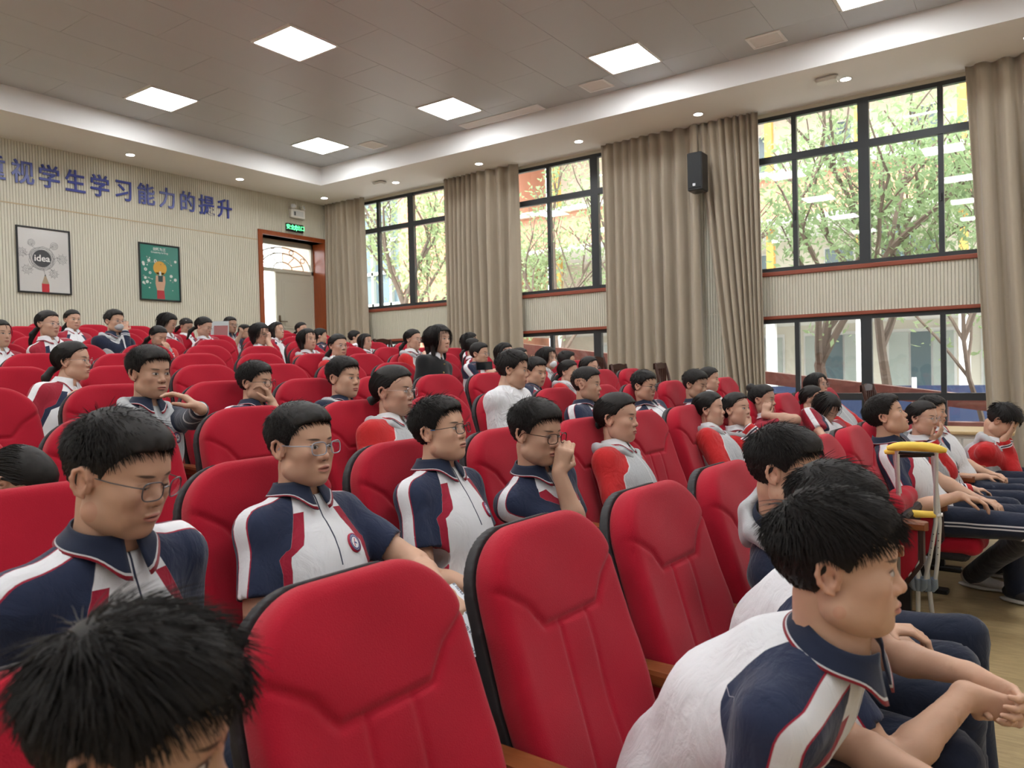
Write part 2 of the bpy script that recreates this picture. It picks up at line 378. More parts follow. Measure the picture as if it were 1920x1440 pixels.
w.box((XA - .30, YL, 0), (XA - .012, DY0, ZS + .4)).box((XA - .30, DY1, 0), (XA - .012, YB + .3, ZS + .4)).box((XA - .30, DY0, DZ1), (XA - .012, DY1, ZS + .4))
ribs(w, 'y', 2.2, DY0 - .08, 0, 3.895, XR, .013); ribs(w, 'y', 2.2, DY0 - .08, 3.912, ZS, XR, .013)
ribs(w, 'y', DY0 - .08, DY1 + .08, DZ1 + .09, ZS, XR, .013); ribs(w, 'y', DY1 + .09, YB - .02, 0, ZS, XR, .013)
wb = struct(w.build('wall_back', mt['wall']))
wm = MB().box((XR - .012, 2.2, 3.894), (XR + .006, DY0 - .08, 3.913)); wm.build('moulding', plain('tan_strip', (.48, .38, .24), .5), wb)
struct(MB().box((XF, YL, 0), (XF + .2, YB + .3, ZC + .2)).build('wall_front', mt['plaster']))
struct(MB().box((XA - .3, YL - .2, 0), (XF + .2, YL, ZC + .2)).build('wall_left', mt['plaster']))
# window wall
WC = (-9.575, -5.68, -1.79, 2.1); HW = 1.70
UZ0, UZ1, LZ0, LZ1 = 2.63, 4.74, .12, 1.985
w = MB(); FY = YB - .015
edges = [XA]
for c in WC: edges += [c - HW, c + HW]
edges.append(XF)
for i in range(0, len(edges), 2):
    a, b = edges[i], edges[i + 1]
    if b - a > .02: w.box((a, YB, 0), (b, YB + .25, ZS + .4)); ribs(w, 'x', a, b, 0, 2.10, FY, .013); ribs(w, 'x', a, b, 2.115, ZS, FY, .013)
for c in WC:
    for (z0, z1) in ((LZ1, UZ0), (0, LZ0), (UZ1, ZS + .4)):
        w.box((c - HW, YB, z0), (c + HW, YB + .25, z1))
    ribs(w, 'x', c - HW, c + HW, LZ1 + .045, UZ0 - .055, FY, .013)
struct(w.build('wall_right', mt['wall_b']))
k = 0
for c in WC:
    for (z0, z1) in ((UZ0 - .055, UZ0), (LZ1, LZ1 + .045)):
        k += 1; struct(MB().box((c - HW - .01, YB - .045, z0), (c + HW + .01, YB + .02, z1), .006).build('trim_%d' % k, mt['trim']))
def window(idx, c, z0, z1, upper):
    m = MB(); y0, y1 = YB + .0, YB + .07; t = .055
    m.box((c - HW, y0, z0), (c + HW, y1, z0 + t)).box((c - HW, y0, z1 - t), (c + HW, y1, z1))
    m.box((c - HW, y0, z0), (c - HW + t, y1, z1)).box((c + HW - t, y0, z0), (c + HW, y1, z1))
    m.box((c - .065, y0 - .005, z0), (c + .065, y1, z1))
    zt = 4.155 if upper else .93
    m.box((c - HW, y0 - .008, zt - .045), (c + HW, y1, zt + .045))
    for s in (-1, 1): m.box((c + s * .855 - .03, y0 + .002, z0), (c + s * .855 + .03, y1, z1))
    wobj = struct(m.build('window_%d' % idx, mt['frame']))
    xs = [c - HW + t, c - .885, c - .825, c - .065, c + .065, c + .825, c + .885, c + HW - t]
    for i in range(4):
        for (a, b) in (((z0 + t, zt - .045), (zt + .045, z1 - t))):
            MB().box((xs[2 * i] + .001, y0 + .03, a + .001), (xs[2 * i + 1] - .001, y0 + .036, b - .001)).build('pane', mt['glass'], wobj)
    if upper:
        for s in (-1, 1):
            MB().box((c + s * .855 - .012, y0 - .02, 3.30), (c + s * .855 + .012, y0 + .002, 3.40), .004).build('latch', mt['black'], wobj)
    return wobj
k = 0
for c in WC:
    k += 1; window(k, c, UZ0, UZ1, True)
    k += 1; window(k, c, LZ0, LZ1, False)
# ceiling: soffit ring, cove faces, tiles
IX, IY = -10.54, 9.18
IX2, IY2 = 4.0, -4.0
ce = MB()
ce.box((XA - .3, YL - .2, ZS), (IX, YB + .3, ZS + .5)).box((IX2, YL - .2, ZS), (XF + .2, YB + .3, ZS + .5)).box((IX, IY, ZS), (IX2, YB + .3, ZS + .5)).box((IX, YL - .2, ZS), (IX2, IY2, ZS + .5))
ce.box((IX, IY2, ZC + .006), (IX2, IY, ZC + .2))
ceil = struct(ce.build('ceiling', mt['plaster']))
TX, TY = .68, 1.35
LX = [-9.515, -6.785, -4.045, -1.335, 1.385]; LY = [8.30, 5.60, 2.90, .20, -2.50]
lamps = [(x, y) for x in LX for y in LY]
tile_me = {}
x = -1.335 - .34 + TX * 2
x0s = []
xx = LX[0] - .34 - TX * 1
while xx < IX2: x0s.append(xx); xx += TX
y0s = []
yy = LY[0] + .34 - TX * 2 - TX * 18
while yy < IY: y0s.append(yy); yy += TX
for i, xa in enumerate(x0s):
    j = 0
    while j < len(y0s):
        ya = y0s[j]; ln = 1
        def lampat(xa, ya): return any(abs(xa + TX / 2 - lx) < .2 and abs(ya + TX / 2 - ly) < .2 for lx, ly in lamps)
        if lampat(xa, ya): j += 1; continue
        if j + 1 < len(y0s) and not lampat(xa, y0s[j + 1]) and (j + i) % 2 == 0: ln = 2
        xb, yb = min(xa + TX, IX2), min(ya + TX * ln, IY); xs, ys = max(xa, IX), max(ya, IY2)
        j += ln
        if xb - xs < .05 or yb - ys < .05 or xa < IX - TX: continue
        if ya > 1.5:
            g = .0014; z = ZC + random.uniform(-.0008, .0008)
            t = MB().box((xs + g, ys + g, z), (xb - g, yb - g, z + .008), .002).build('ceiling_tile', mt['tile'], ceil)
# tiles out of the view, one mesh
t = MB(); t.box((IX, IY2, ZC), (IX2, 1.7, ZC + .02)); t.build('ceiling_tiles', mt['tile'], ceil)
def lname(i): return ['far left', 'left', 'middle', 'right'][i]
seenL = {(0, 1): 'square white ceiling panel light at the left, nearer the blue wall lettering', (1, 1): 'largest square ceiling panel light, left of the middle near the top', (0, 0): 'smallest square ceiling panel light, by the far ceiling corner',
         (1, 0): 'square ceiling panel light beside the long narrow air grille', (2, 0): 'square ceiling panel light between the two square vents on the right', (3, 0): 'square ceiling panel light cut by the top edge, above the near window'}
for i, lx in enumerate(LX):
    for j, ly in enumerate(LY):
        e = empty('panel_light', (lx, ly, ZC), seenL.get((i, j), 'panel light out of view, %s from back wall, %s from windows' % (['first', 'second', 'third', 'fourth', 'fifth'][i], ['first', 'second', 'third', 'fourth', 'fifth'][j])), 'ceiling light', 'square panel lights in the tiled ceiling')
        m = MB(); o, n = .34, .315
        for (a, b, c_, d) in ((-o, -o, o, -n), (-o, n, o, o), (-o, -n, -n, n), (n, -n, o, n)): m.box((a, b, -.012), (c_, d, .02))
        m.build('frame', mt['white'], e); MB().box((-n, -n, -.006), (n, n, .015)).build('diffuser', mt['lamp'], e)
def vent(x0, y0, x1, y1, label, n=7):
    cx_, cy_ = (x0 + x1) / 2, (y0 + y1) / 2; hx, hy = (x1 - x0) / 2, (y1 - y0) / 2
    e = empty('ceiling_vent', (cx_, cy_, ZC), label, 'air vent'); m = MB(); b = .035
    for q in ((-hx, -hy, hx, -hy + b), (-hx, hy - b, hx, hy), (-hx, -hy + b, -hx + b, hy - b), (hx - b, -hy + b, hx, hy - b)): m.box((q[0], q[1], -.014), (q[2], q[3], .0), .004)
    m.build('frame', mt['cove'], e); MB().box((-hx + b, -hy + b, -.003), (hx - b, hy - b, -.0005)).build('backing', plain('vent_back', (.12, .10, .10), .6), e)
    for i in range(n):
        y = -hy + b + (i + .5) * (2 * hy - 2 * b) / n
        MB().add([(-hx + b, y - .010, -.004), (hx - b, y - .010, -.004), (hx - b, y + .008, -.012), (-hx + b, y + .008, -.012), (-hx + b, y - .010, -.002), (hx - b, y - .010, -.002), (hx - b, y + .008, -.010), (-hx + b, y + .008, -.010)],
                 [(3, 2, 1, 0), (4, 5, 6, 7), (0, 1, 5, 4), (2, 3, 7, 6), (1, 2, 6, 5), (3, 0, 4, 7)]).build('slat', mt['cove'], e)
vent(-9.0, 8.63, -8.67, 8.98, 'small square ceiling vent at the far corner beside the smallest panel light')
vent(-7.14, 8.92, -5.71, 9.15, 'long narrow air grille along the cove, mid ceiling', 5)
vent(-4.91, 8.67, -4.54, 9.0, 'square ceiling vent left of the nearest whole panel light on the right')
vent(-2.71, 8.66, -2.32, 9.01, 'square ceiling vent at the right near the top edge, biggest in view')
dl = [((-11.22, 6.07), 'recessed downlight above the blue lettering, nearest to the camera on that wall'), ((-11.23, 7.98), 'recessed downlight above the end of the blue lettering'), ((-11.24, 9.86), 'recessed downlight in the soffit corner above the doorway'),
      ((-9.37, 9.885), 'recessed downlight beside the small soffit sensor over the first window'), ((-7.495, 9.886), 'recessed downlight above the curtain between first and second windows'), ((-5.607, 9.885), 'recessed downlight above the second window'),
      ((-3.735, 9.87), 'recessed downlight above the wall speaker'), ((-1.86, 9.80), 'recessed downlight touching the beige box above the near window'), ((-.03, 9.775), 'recessed downlight cut by the right edge of the picture')]
for (p, lb) in dl + [((-11.2, 4.1), 'recessed downlight out of view at the left end of the back wall'), ((1.9, 9.8), 'recessed downlight out of view beyond the right curtain')]:
    e = empty('downlight', (p[0], p[1], ZS), lb, 'ceiling light', 'round downlights in the soffit')
    MB().lathe([(.062, .0), (.075, -.004), (.072, -.008), (.058, -.006), (.056, .0)], n=20).build('bezel', mt['white'], e, True)
    MB().lathe([(.056, .002), (.056, -.005), (.03, -.007)], n=20).build('lens', mt['spot'], e)
for (x, y, lb, s) in ((-9.55, 9.66, 'small round-cornered sensor box on the soffit over the first window', 1.0), (-2.03, 9.62, 'beige rounded box on the soffit above the near window', 1.1)):
    e = empty('ceiling_sensor', (x, y, ZS), lb, 'ceiling sensor')
    MB().box((-.12 * s, -.09 * s, -.05), (.12 * s, .09 * s, 0), .025).build('housing', mt['desk_body'], e); MB().box((-.10 * s, -.07 * s, -.058), (.10 * s, .07 * s, -.05), .003).build('cover', mt['white'], e)

# ------------------------------------------------------------------ door in the back wall
dr = struct(MB().box((XA - .42, DY1 - .01, ZB), (XA + .03, DY1 + .09, DZ1 + .08)).box((XA - .42, DY0 - .09, ZB), (XA + .03, DY0, DZ1 + .08)).box((XA - .42, DY0, DZ1), (XA + .03, DY1 - .01, DZ1 + .08)).build('door_1', mt['jamb']))
XD = XA - .36
cream = plain('cream_door', (.56, .53, .44), .4, .4)
m = MB(); m.box((XD - .05, DY0, ZB), (XD + .04, DY0 + .05, DZ1)).box((XD - .05, DY1 - .06, ZB), (XD + .04, DY1, DZ1)).box((XD - .05, DY0, DZ1 - .10), (XD + .04, DY1, DZ1)).box((XD - .05, DY0, 3.40), (XD + .04, DY1, 3.47))
m.build('door_frame', cream, dr)
lf = MB().box((XD - .03, 9.33, ZB + .01), (XD + .015, DY1 - .06, 3.40)); q = lf.build('door_leaf', cream, dr)
for (za, zb) in ((ZB + .2, 2.15), (2.30, 3.25)):
    pm = MB().box((XD + .015, 9.46, za), (XD + .024, DY1 - .19, zb), .004).box((XD + .024, 9.50, za + .05), (XD + .034, DY1 - .23, zb - .05), .006).build('panel', cream, q)
h = MB().box((XD + .015, 9.37, 2.30), (XD + .03, 9.42, 2.56), .006).tube([(XD + .02, 9.395, 2.44), (XD + .07, 9.395, 2.44), (XD + .075, 9.43, 2.44), (XD + .075, 9.53, 2.44)], .010)
h.build('door_handle', plain('bronze', (.20, .15, .10), .35, .5, .8), q)
# fanlight: scrolled ironwork in an arch
fl = MB(); cyy, cz = (DY0 + DY1) / 2, 3.47; Rr = .70
for R_ in (.68, .50, .22):
    fl.tube([(XD, cyy + R_ * math.cos(a), cz + R_ * .62 * math.sin(a)) for a in np.linspace(0, PI, 22)], .013, 6)
for a in np.linspace(.35, PI - .35, 5): fl.tube([(XD, cyy + .22 * math.cos(a), cz + .14 * math.sin(a)), (XD, cyy + .5 * math.cos(a), cz + .31 * math.sin(a))], .010, 5)
for a in (.6, 1.2, PI - 1.2, PI - .6):
    fl.tube([(XD, cyy + .59 * math.cos(a) + .055 * math.cos(b), cz + .365 * math.sin(a) + .045 * math.sin(b)) for b in np.linspace(0, 2 * PI, 12)], .010, 5)
fl.build('fanlight_scroll', cream, dr)
MB().box((XD - .012, DY0 + .05, 3.47), (XD - .006, DY1 - .06, DZ1 - .10)).build('fanlight_glass', mt['glass'], dr)
# the second leaf stands open, turned outwards
MB().box((XD - .72, DY0 + .05, ZB + .01), (XD - .03, DY0 + .095, 3.40)).build('open_leaf', cream, dr)
# wall lettering, posters, exit sign, emergency light
def text_mesh(name, s, size, mat, parent, loc, rot, ext=.0, bold=0.0, align='CENTER'):
    cu = bpy.data.curves.new(name, 'FONT'); cu.body = s; cu.size = size; cu.extrude = ext; cu.offset = bold; cu.align_x = align; cu.align_y = 'CENTER'; cu.resolution_u = 3
    o = bpy.data.objects.new(name, cu); C.objects.link(o); dg = bpy.context.evaluated_depsgraph_get()
    me = bpy.data.meshes.new_from_object(o.evaluated_get(dg)); bpy.data.objects.remove(o)
    me.materials.clear(); me.materials.append(mat); o = bpy.data.objects.new(name, me); C.objects.link(o)
    o.location = loc; o.rotation_euler = rot
    if parent: o.parent = parent
    return o
chars = '重视学生学习能力的提升'
ycs = [4.43, 4.79, 5.14, 5.50, 5.857, 6.222, 6.585, 6.946, 7.305, 7.662, 8.015]
names = ['partly cropped first', 'second', 'third', 'fourth', 'fifth', 'sixth', 'seventh', 'eighth', 'ninth', 'tenth', 'last']
for ch, yc, nm in zip(chars, ycs, names):
    o = text_mesh('wall_character', ch, .305, mt['text_blue'], None, (XA + .016, yc, 4.335), (PI / 2, 0, PI / 2), .008, .0045); o.scale = (1, 1.16, 1)
    tag(o, 'raised blue Chinese character %s on the back wall, %s of the line' % (ch, nm), 'wall lettering', 'blue characters on the back wall')
def poster(yc, zc, w_, h_, label):
    e = empty('framed_poster', (XA + .004, yc, zc), label, 'poster'); m = MB(); b = .022
    for q in ((-w_ / 2, -h_ / 2, w_ / 2, -h_ / 2 + b), (-w_ / 2, h_ / 2 - b, w_ / 2, h_ / 2), (-w_ / 2, -h_ / 2 + b, -w_ / 2 + b, h_ / 2 - b), (w_ / 2 - b, -h_ / 2 + b, w_ / 2, h_ / 2 - b)):
        m.box((0, q[0], q[1]), (.03, q[2], q[3]), .003)
    m.build('frame', mt['black'], e); return e
def disc(m, y, z, r, x, n=16, ry=1.0): m.add([(x, y + r * math.cos(2 * PI * i / n), z + r * ry * math.sin(2 * PI * i / n)) for i in range(n)], [tuple(range(n))])
def ring(m, y, z, r, x, t=.0022, n=18, ry=1.0, jit=0):
    m.tube([(x, y + (r + random.uniform(-jit, jit)) * math.cos(2 * PI * i / n), z + (r * ry + random.uniform(-jit, jit)) * math.sin(2 * PI * i / n)) for i in range(n)], t, 4, closed=True)
e = poster(5.03, 3.13, .72, .945, 'black-framed light grey poster reading idea above a red pencil')
M = Mat('poster_paper_grey', (.56, .54, .52), .16, .6); mp_ = MB().box((.006, -.34, -.45), (.012, .34, .45)).build('print', M.m, e)
ink = plain('ink_grey', (.06, .06, .065), .4); m = MB(); disc(m, -.03, .03, .125, .0135, 24)
for k in range(4): ring(m, -.03, .03, .135 + .012 * k, .0135, .0018, 26, jit=.008)
for (a, rr) in ((.9, .055), (2.1, .05), (0.05, .062), (2.85, .055), (3.9, .06), (5.3, .055)):
    y, z = -.03 + .27 * math.cos(a), .03 + .25 * math.sin(a)
    m.tube([(.0135, -.03 + .16 * math.cos(a), .03 + .16 * math.sin(a)), (.0135, -.03 + .21 * math.cos(a + .1), .03 + .2 * math.sin(a + .1)), (.0135, y, z)], .0018, 4)
    for k in range(3): ring(m, y, z, rr * (.35 + .3 * k), .0135, .0016, 14, jit=.004)
    if a > 3 or a < .1 or 2.5 < a < 3:
        for b in np.linspace(0, 2 * PI, 10)[:-1]: m.tube([(.0135, y + rr * math.cos(b), z + rr * math.sin(b)), (.0135, y + rr * 1.35 * math.cos(b), z + rr * 1.35 * math.sin(b))], .0016, 4)
m.tube([(.0135, -.02, -.10), (.0135, -.01, -.14), (.0135, .0, -.19)], .0018, 4)
m.build('ink_drawing', ink, e)
text_mesh('lettering', 'idea', .13, mt['white'], e, (.0155, -.03, .03), (PI / 2, 0, PI / 2), 0, .002)
m = MB().add([(.0135, -.045, -.45), (.0135, .055, -.45), (.0135, .055, -.33), (.0135, -.045, -.33)], [(0, 1, 2, 3)]).build('pencil_body', plain('pencil_red', (.50, .03, .04), .4), e)
m = MB().add([(.0135, -.045, -.33), (.0135, .055, -.33), (.0135, .016, -.22), (.0135, -.006, -.22)], [(0, 1, 2, 3)]).build('pencil_wood', plain('pencil_wood', (.36, .27, .18), .5), e)
MB().add([(.014, -.006, -.22), (.014, .016, -.22), (.014, .005, -.185)], [(0, 1, 2)]).build('pencil_lead', ink, e)
e = poster(6.775, 3.118, .70, .925, 'black-framed green poster with an orange bulb held in a hand')
M = Mat('poster_paper_green', (.035, .20, .155), .16, .6); MB().box((.006, -.33, -.44), (.012, .33, .44)).build('print', M.m, e)
m = MB(); wh = plain('poster_white', (.62, .66, .62), .4)
rr = random.Random(5); pts = []
for k in range(46):
    y, z = rr.uniform(-.29, .29), rr.uniform(-.30, .26)
    if abs(y) < .13 and z < .13: continue
    pts.append((y, z)); disc(m, y, z, rr.choice((.008, .011, .022, .026)), .0132 + .00001 * k, 12)
for k in range(len(pts) - 1):
    a, b = pts[k], pts[k + 1]
    if math.dist(a, b) < .22: m.tube([(.0131, *a), (.0131, *b)], .0012, 4)
m.build('white_icons', wh, e)
m = MB()
for (y, z) in pts[::3]: disc(m, y, z, .009, .0142, 10)
m.build('dark_icon_centres', plain('icon_dark', (.05, .10, .10), .5), e)
m = MB(); disc(m, .0, .07, .115, .0142, 24); m.add([(.0142, -.05, -.03), (.0142, .05, -.03), (.0142, .075, .0), (.0142, -.075, .0)], [(0, 1, 2, 3)]); m.build('bulb', plain('bulb_orange', (.60, .33, .06), .4), e)
MB().add([(.0144, -.06, -.30), (.0144, .055, -.30), (.0144, .085, -.16), (.0144, .08, -.05), (.0144, -.075, -.05), (.0144, -.085, -.18)], [(0, 1, 2, 3, 4, 5)]).build('hand_print', plain('print_skin', (.55, .33, .22), .5), e)
MB().add([(.0146, -.035, -.15), (.0146, .04, -.15), (.0146, .045, -.05), (.0146, -.04, -.05)], [(0, 1, 2, 3)]).build('bulb_cap', plain('cap_dark', (.03, .06, .06), .5), e)
MB().add([(.0147, -.02, -.05), (.0147, .02, -.05), (.0147, .015, .02), (.0147, -.015, .02)], [(0, 1, 2, 3)]).build('bulb_filament', wh, e)
MB().add([(.0146, -.065, -.43), (.0146, .07, -.43), (.0146, .06, -.29), (.0146, -.062, -.29)], [(0, 1, 2, 3)]).build('sleeve_print', plain('print_red', (.42, .04, .05), .5), e)
text_mesh('title', '创新为王', .055, wh, e, (.0135, -.0, .375), (PI / 2, 0, PI / 2), 0, .001)
text_mesh('subtitle', 'Creativity is King', .042, wh, e, (.0135, -.0, .325), (PI / 2, 0, PI / 2), 0, .0006)
e = empty('exit_sign', (XA + .03, 9.52, 4.225), 'black exit sign with green lit symbol above the doorway', 'sign')
MB().box((-.03, -.20, -.075), (.02, .20, .075), .006).build('housing', mt['black'], e)
M = Mat('sign_green', (.1, .8, .3), .5); M.emit((.12, 1, .35), 2.2); gm = M.m
text_mesh('lettering', '安全', .10, gm, e, (.0215, -.115, 0), (PI / 2, 0, PI / 2), 0, .001); text_mesh('lettering', '出口', .10, gm, e, (.0215, .125, 0), (PI / 2, 0, PI / 2), 0, .001)
m = MB(); disc(m, .015, .045, .013, .0215, 10)
for a, b in (((0.01, .03), (-.005, -.01)), ((-.005, -.01), (.025, -.03)), ((.025, -.03), (.02, -.055)), ((-.005, -.01), (-.03, -.045)), ((.01, .028), (.04, .01)), ((.01, .028), (-.025, .02))): m.tube([(.0215, *a), (.0215, *b)], .007, 5)
m.build('running_figure', gm, e)
e = empty('emergency_light', (XA + .02, 9.58, 4.50), 'white twin-headed emergency light above the exit sign', 'emergency light')
MB().box((-.02, -.17, -.085), (.06, .17, .085), .012).build('housing', mt['white'], e)
m = MB().add([(.0605, -.12, -.05), (.0605, .12, -.05), (.0605, .12, .05), (.0605, -.12, .05)], [(0, 1, 2, 3)]).build('label_plate', plain('plate', (.60, .62, .62), .4), e)
m = MB().add([(.061, -.10, -.04), (.061, -.065, -.04), (.061, -.065, .035), (.061, -.10, .035)], [(0, 1, 2, 3)]).build('pictogram', ink, e)
for s in (-1, 1):
    m = MB().lathe([(.01, -.01), (.045, -.005), (.052, .03), (.046, .035)], n=14); hd = m.build('lamp_head', mt['white'], e, True); hd.location = (.045, s * .11, .125); hd.rotation_euler = (0, PI / 2 - .3, s * .4)
    m = MB().lathe([(.043, .0), (.043, .004), (.02, .008)], n=14); q = m.build('lens', mt['chrome'], hd); q.location = (0, 0, .034)

# ------------------------------------------------------------------ curtains
def curtain(x0, x1, label, seed, lean=None, z0=.03, z1=4.785, amp=.07, wl=.15, y=10.27):
    rr = np.random.default_rng(seed); L = x1 - x0; n = int(L / .012); nz_ = 26
    s = np.linspace(0, 1, n); zs = np.linspace(z1, z0, nz_)
    ph = np.cumsum(1 + .45 * np.sin(np.linspace(0, 1, n) * (L * 2.3) + rr.uniform(0, 6)) + .35 * rr.normal(0, 1, n)) ; ph = ph / ph[-1] * (L / wl) * 2 * PI
    a = amp * (1 + .35 * np.sin(s * L * 3.1 + rr.uniform(0, 6)))
    v = []
    for z in zs:
        t = (z1 - z) / (z1 - z0)
        lo, hi = (x0, x1) if lean is None else (x0 + lean[0](t), x1 + lean[1](t))
        xs = lo + (hi - lo) * s + .006 * np.sin(ph * .5 + t * 3)
        k = .55 + .45 * min(1, t * 4)
        ys = y + a * k * np.sign(np.sin(ph + .5 * np.sin(t * 2.2 + s * 5))) * np.abs(np.sin(ph + .5 * np.sin(t * 2.2 + s * 5))) ** .75 + .012 * np.sin(t * 4 + s * 9)
        for i in range(n): v.append((xs[i], ys[i], z))
    F = [(j * n + i, j * n + i + 1, (j + 1) * n + i + 1, (j + 1) * n + i) for j in range(nz_ - 1) for i in range(n - 1)]
    e = empty('curtain', ((x0 + x1) / 2, y, 0), label, 'curtain', 'beige floor-length curtains along the window wall')
    vv = np.array(v) - np.array([(x0 + x1) / 2, y, 0]); o = mk('drape', vv, np.array(F), mt['curtain'], e, True)
    so = o.modifiers.new('s', 'SOLIDIFY'); so.thickness = .004
    MB().box((x0 + .05 - (x0 + x1) / 2, .085, z1 - .03), (x1 - .05 - (x0 + x1) / 2, .11, z1 + .003), .004).build('rail', mt['white'], e)
curtain(-11.70, -10.62, 'narrow beige curtain in the corner beside the doorway', 1, (lambda t: 0, lambda t: .12 * t * t), wl=.13)
curtain(-8.60, -7.02, 'beige curtain between the first and second windows', 2, (lambda t: 0, lambda t: .02), wl=.14)
curtain(-5.44, -3.90, 'wide beige curtain left of the wall speaker', 3, (lambda t: 0, lambda t: .03 * t), wl=.17, amp=.075)
curtain(-3.92, -3.06, 'beige curtain right of the wall speaker, swept aside towards the near window', 4, (lambda t: .50 * t ** 1.2, lambda t: .06 * t), wl=.10, amp=.05)
curtain(-.66, 1.2, 'beige curtain at the right edge of the picture', 5, (lambda t: .20 * t, lambda t: 0), wl=.12, amp=.065)
e = empty('wall_speaker', (-3.80, 9.98, 4.03), 'black loudspeaker mounted high on the pier between two curtains', 'speaker')
MB().box((-.105, -.12, -.26), (.105, .12, .26), .012).build('cabinet', mt['black'], e)
MB().box((-.095, -.128, -.225), (.095, -.12, .25), .003).build('grille', plain('grille', (.03, .032, .034), .6, .3, .3), e)
MB().box((-.025, -.132, -.20), (.015, -.128, -.165), .002).build('badge', mt['chrome'], e)
MB().box((-.03, .12, -.05), (.03, .42, .03)).build('bracket', mt['black'], e)

# ------------------------------------------------------------------ signed-distance modelling
def cone(a, b, ra, rb, k=.02, op='u'): return ('c', np.asarray(a, float), np.asarray(b, float), ra, rb, k, op)
def ell(c, r, k=.02, op='u', rot=None): return ('e', np.asarray(c, float), np.asarray(r, float), rot, 0, k, op)
def half(p, n, k=.004): return ('h', np.asarray(p, float), nrm(n), 0, 0, k, 's')      # cut away the side n points to
def prim_d(p, x, y, z):
    if p[0] == 'c':
        a, b = p[1], p[2]; ba = b - a; bb = ba @ ba + 1e-12
        px, py, pz = x - a[0], y - a[1], z - a[2]
        t = np.clip((px * ba[0] + py * ba[1] + pz * ba[2]) / bb, 0, 1)
        return np.sqrt((px - t * ba[0]) ** 2 + (py - t * ba[1]) ** 2 + (pz - t * ba[2]) ** 2) - (p[3] + t * (p[4] - p[3]))
    if p[0] == 'e':
        px, py, pz = x - p[1][0], y - p[1][1], z - p[1][2]
        if p[3] is not None:
            M_ = p[3]; px, py, pz = (M_[0][0] * px + M_[0][1] * py + M_[0][2] * pz), (M_[1][0] * px + M_[1][1] * py + M_[1][2] * pz), (M_[2][0] * px + M_[2][1] * py + M_[2][2] * pz)
        r = p[2]; k0 = np.sqrt((px / r[0]) ** 2 + (py / r[1]) ** 2 + (pz / r[2]) ** 2); k1 = np.sqrt((px / r[0] ** 2) ** 2 + (py / r[1] ** 2) ** 2 + (pz / r[2] ** 2) ** 2) + 1e-9
        return k0 * (k0 - 1) / k1
    return (x - p[1][0]) * p[2][0] + (y - p[1][1]) * p[2][1] + (z - p[1][2]) * p[2][2]
def prim_box(p):
    if p[0] == 'c': return np.minimum(p[1] - p[3], p[2] - p[4]), np.maximum(p[1] + p[3], p[2] + p[4])
    r = p[2] if p[3] is None else np.full(3, p[2].max())
    return p[1] - r, p[1] + r
def smin(a, b, k):
    h = np.clip(.5 + .5 * (b - a) / k, 0, 1); return b + (a - b) * h - k * h * (1 - h)
def sdf(prims, h, disp=None, post=None, ad=0.0):
    us = [p for p in prims if p[6] == 'u']
    lo = np.min([prim_box(p)[0] for p in us], 0) - 3 * h - .012; hi = np.max([prim_box(p)[1] for p in us], 0) + 3 * h + .012
    n = np.ceil((hi - lo) / h).astype(int) + 1
    A = np.full(n, .5, np.float32); ax = [(lo[i] + np.arange(n[i]) * h).astype(np.float32) for i in range(3)]
    for p in prims:
        if p[0] == 'h':
            d = -prim_d(p, ax[0][:, None, None], ax[1][None, :, None], ax[2][None, None, :]); A = -smin(-A, d.astype(np.float32), p[5]); continue
        b0, b1 = prim_box(p); m = max(p[5], 0) + 3 * h + .004
        i0 = np.clip(np.floor((b0 - m - lo) / h).astype(int), 0, n - 1); i1 = np.clip(np.ceil((b1 + m - lo) / h).astype(int) + 1, 1, n)
        s = tuple(slice(i0[i], i1[i]) for i in range(3))
        d = prim_d(p, ax[0][s[0]][:, None, None], ax[1][s[1]][None, :, None], ax[2][s[2]][None, None, :]).astype(np.float32)
        if p[6] == 'u': A[s] = smin(A[s], d, p[5])
        else: A[s] = -smin(-A[s], d, p[5])
    if post is not None: A = post(A, ax)
    g = openvdb.FloatGrid(.5); g.copyFromArray(A); g.transform = openvdb.createLinearTransform(voxelSize=h)
    if ad > 0:
        P_, T_, Q = g.convertToPolygons(isovalue=0.0, adaptivity=ad); Q = np.asarray(Q).reshape(-1, 4)[:, ::-1]; T_ = np.asarray(T_).reshape(-1, 3)[:, ::-1]
        Q = np.vstack([Q, np.hstack([T_, T_[:, :1]])]) if len(T_) else Q
    else: P_, Q = g.convertToQuads(isovalue=0.0); Q = np.asarray(Q)[:, ::-1]
    P_ = np.asarray(P_, np.float64) + lo
    if disp is not None: P_ = disp(P_)
    return P_, Q
def join(parts):
    vs, fs, n = [], [], 0
    for v, f in parts: vs.append(v); fs.append(f + n); n += len(v)
    return np.vstack(vs), np.vstack(fs)
def wrinkle(seed, amp=.003, fr=26):
    r = np.random.default_rng(seed); D_ = r.normal(0, 1, (5, 3)) * (fr, fr, fr * .6); ph = r.uniform(0, 6, 5)
    def f(P):
        q = P.copy(); w = sum(np.sin(P @ D_[i] + ph[i] + 1.5 * np.sin(P @ D_[(i + 1) % 5] * .5)) for i in range(5)) * amp / 1.9
        c = P.mean(0); d = P - c; d[:, 2] *= .3; d /= np.linalg.norm(d, axis=1, keepdims=True) + 1e-6
        return q + d * w[:, None]
    return f

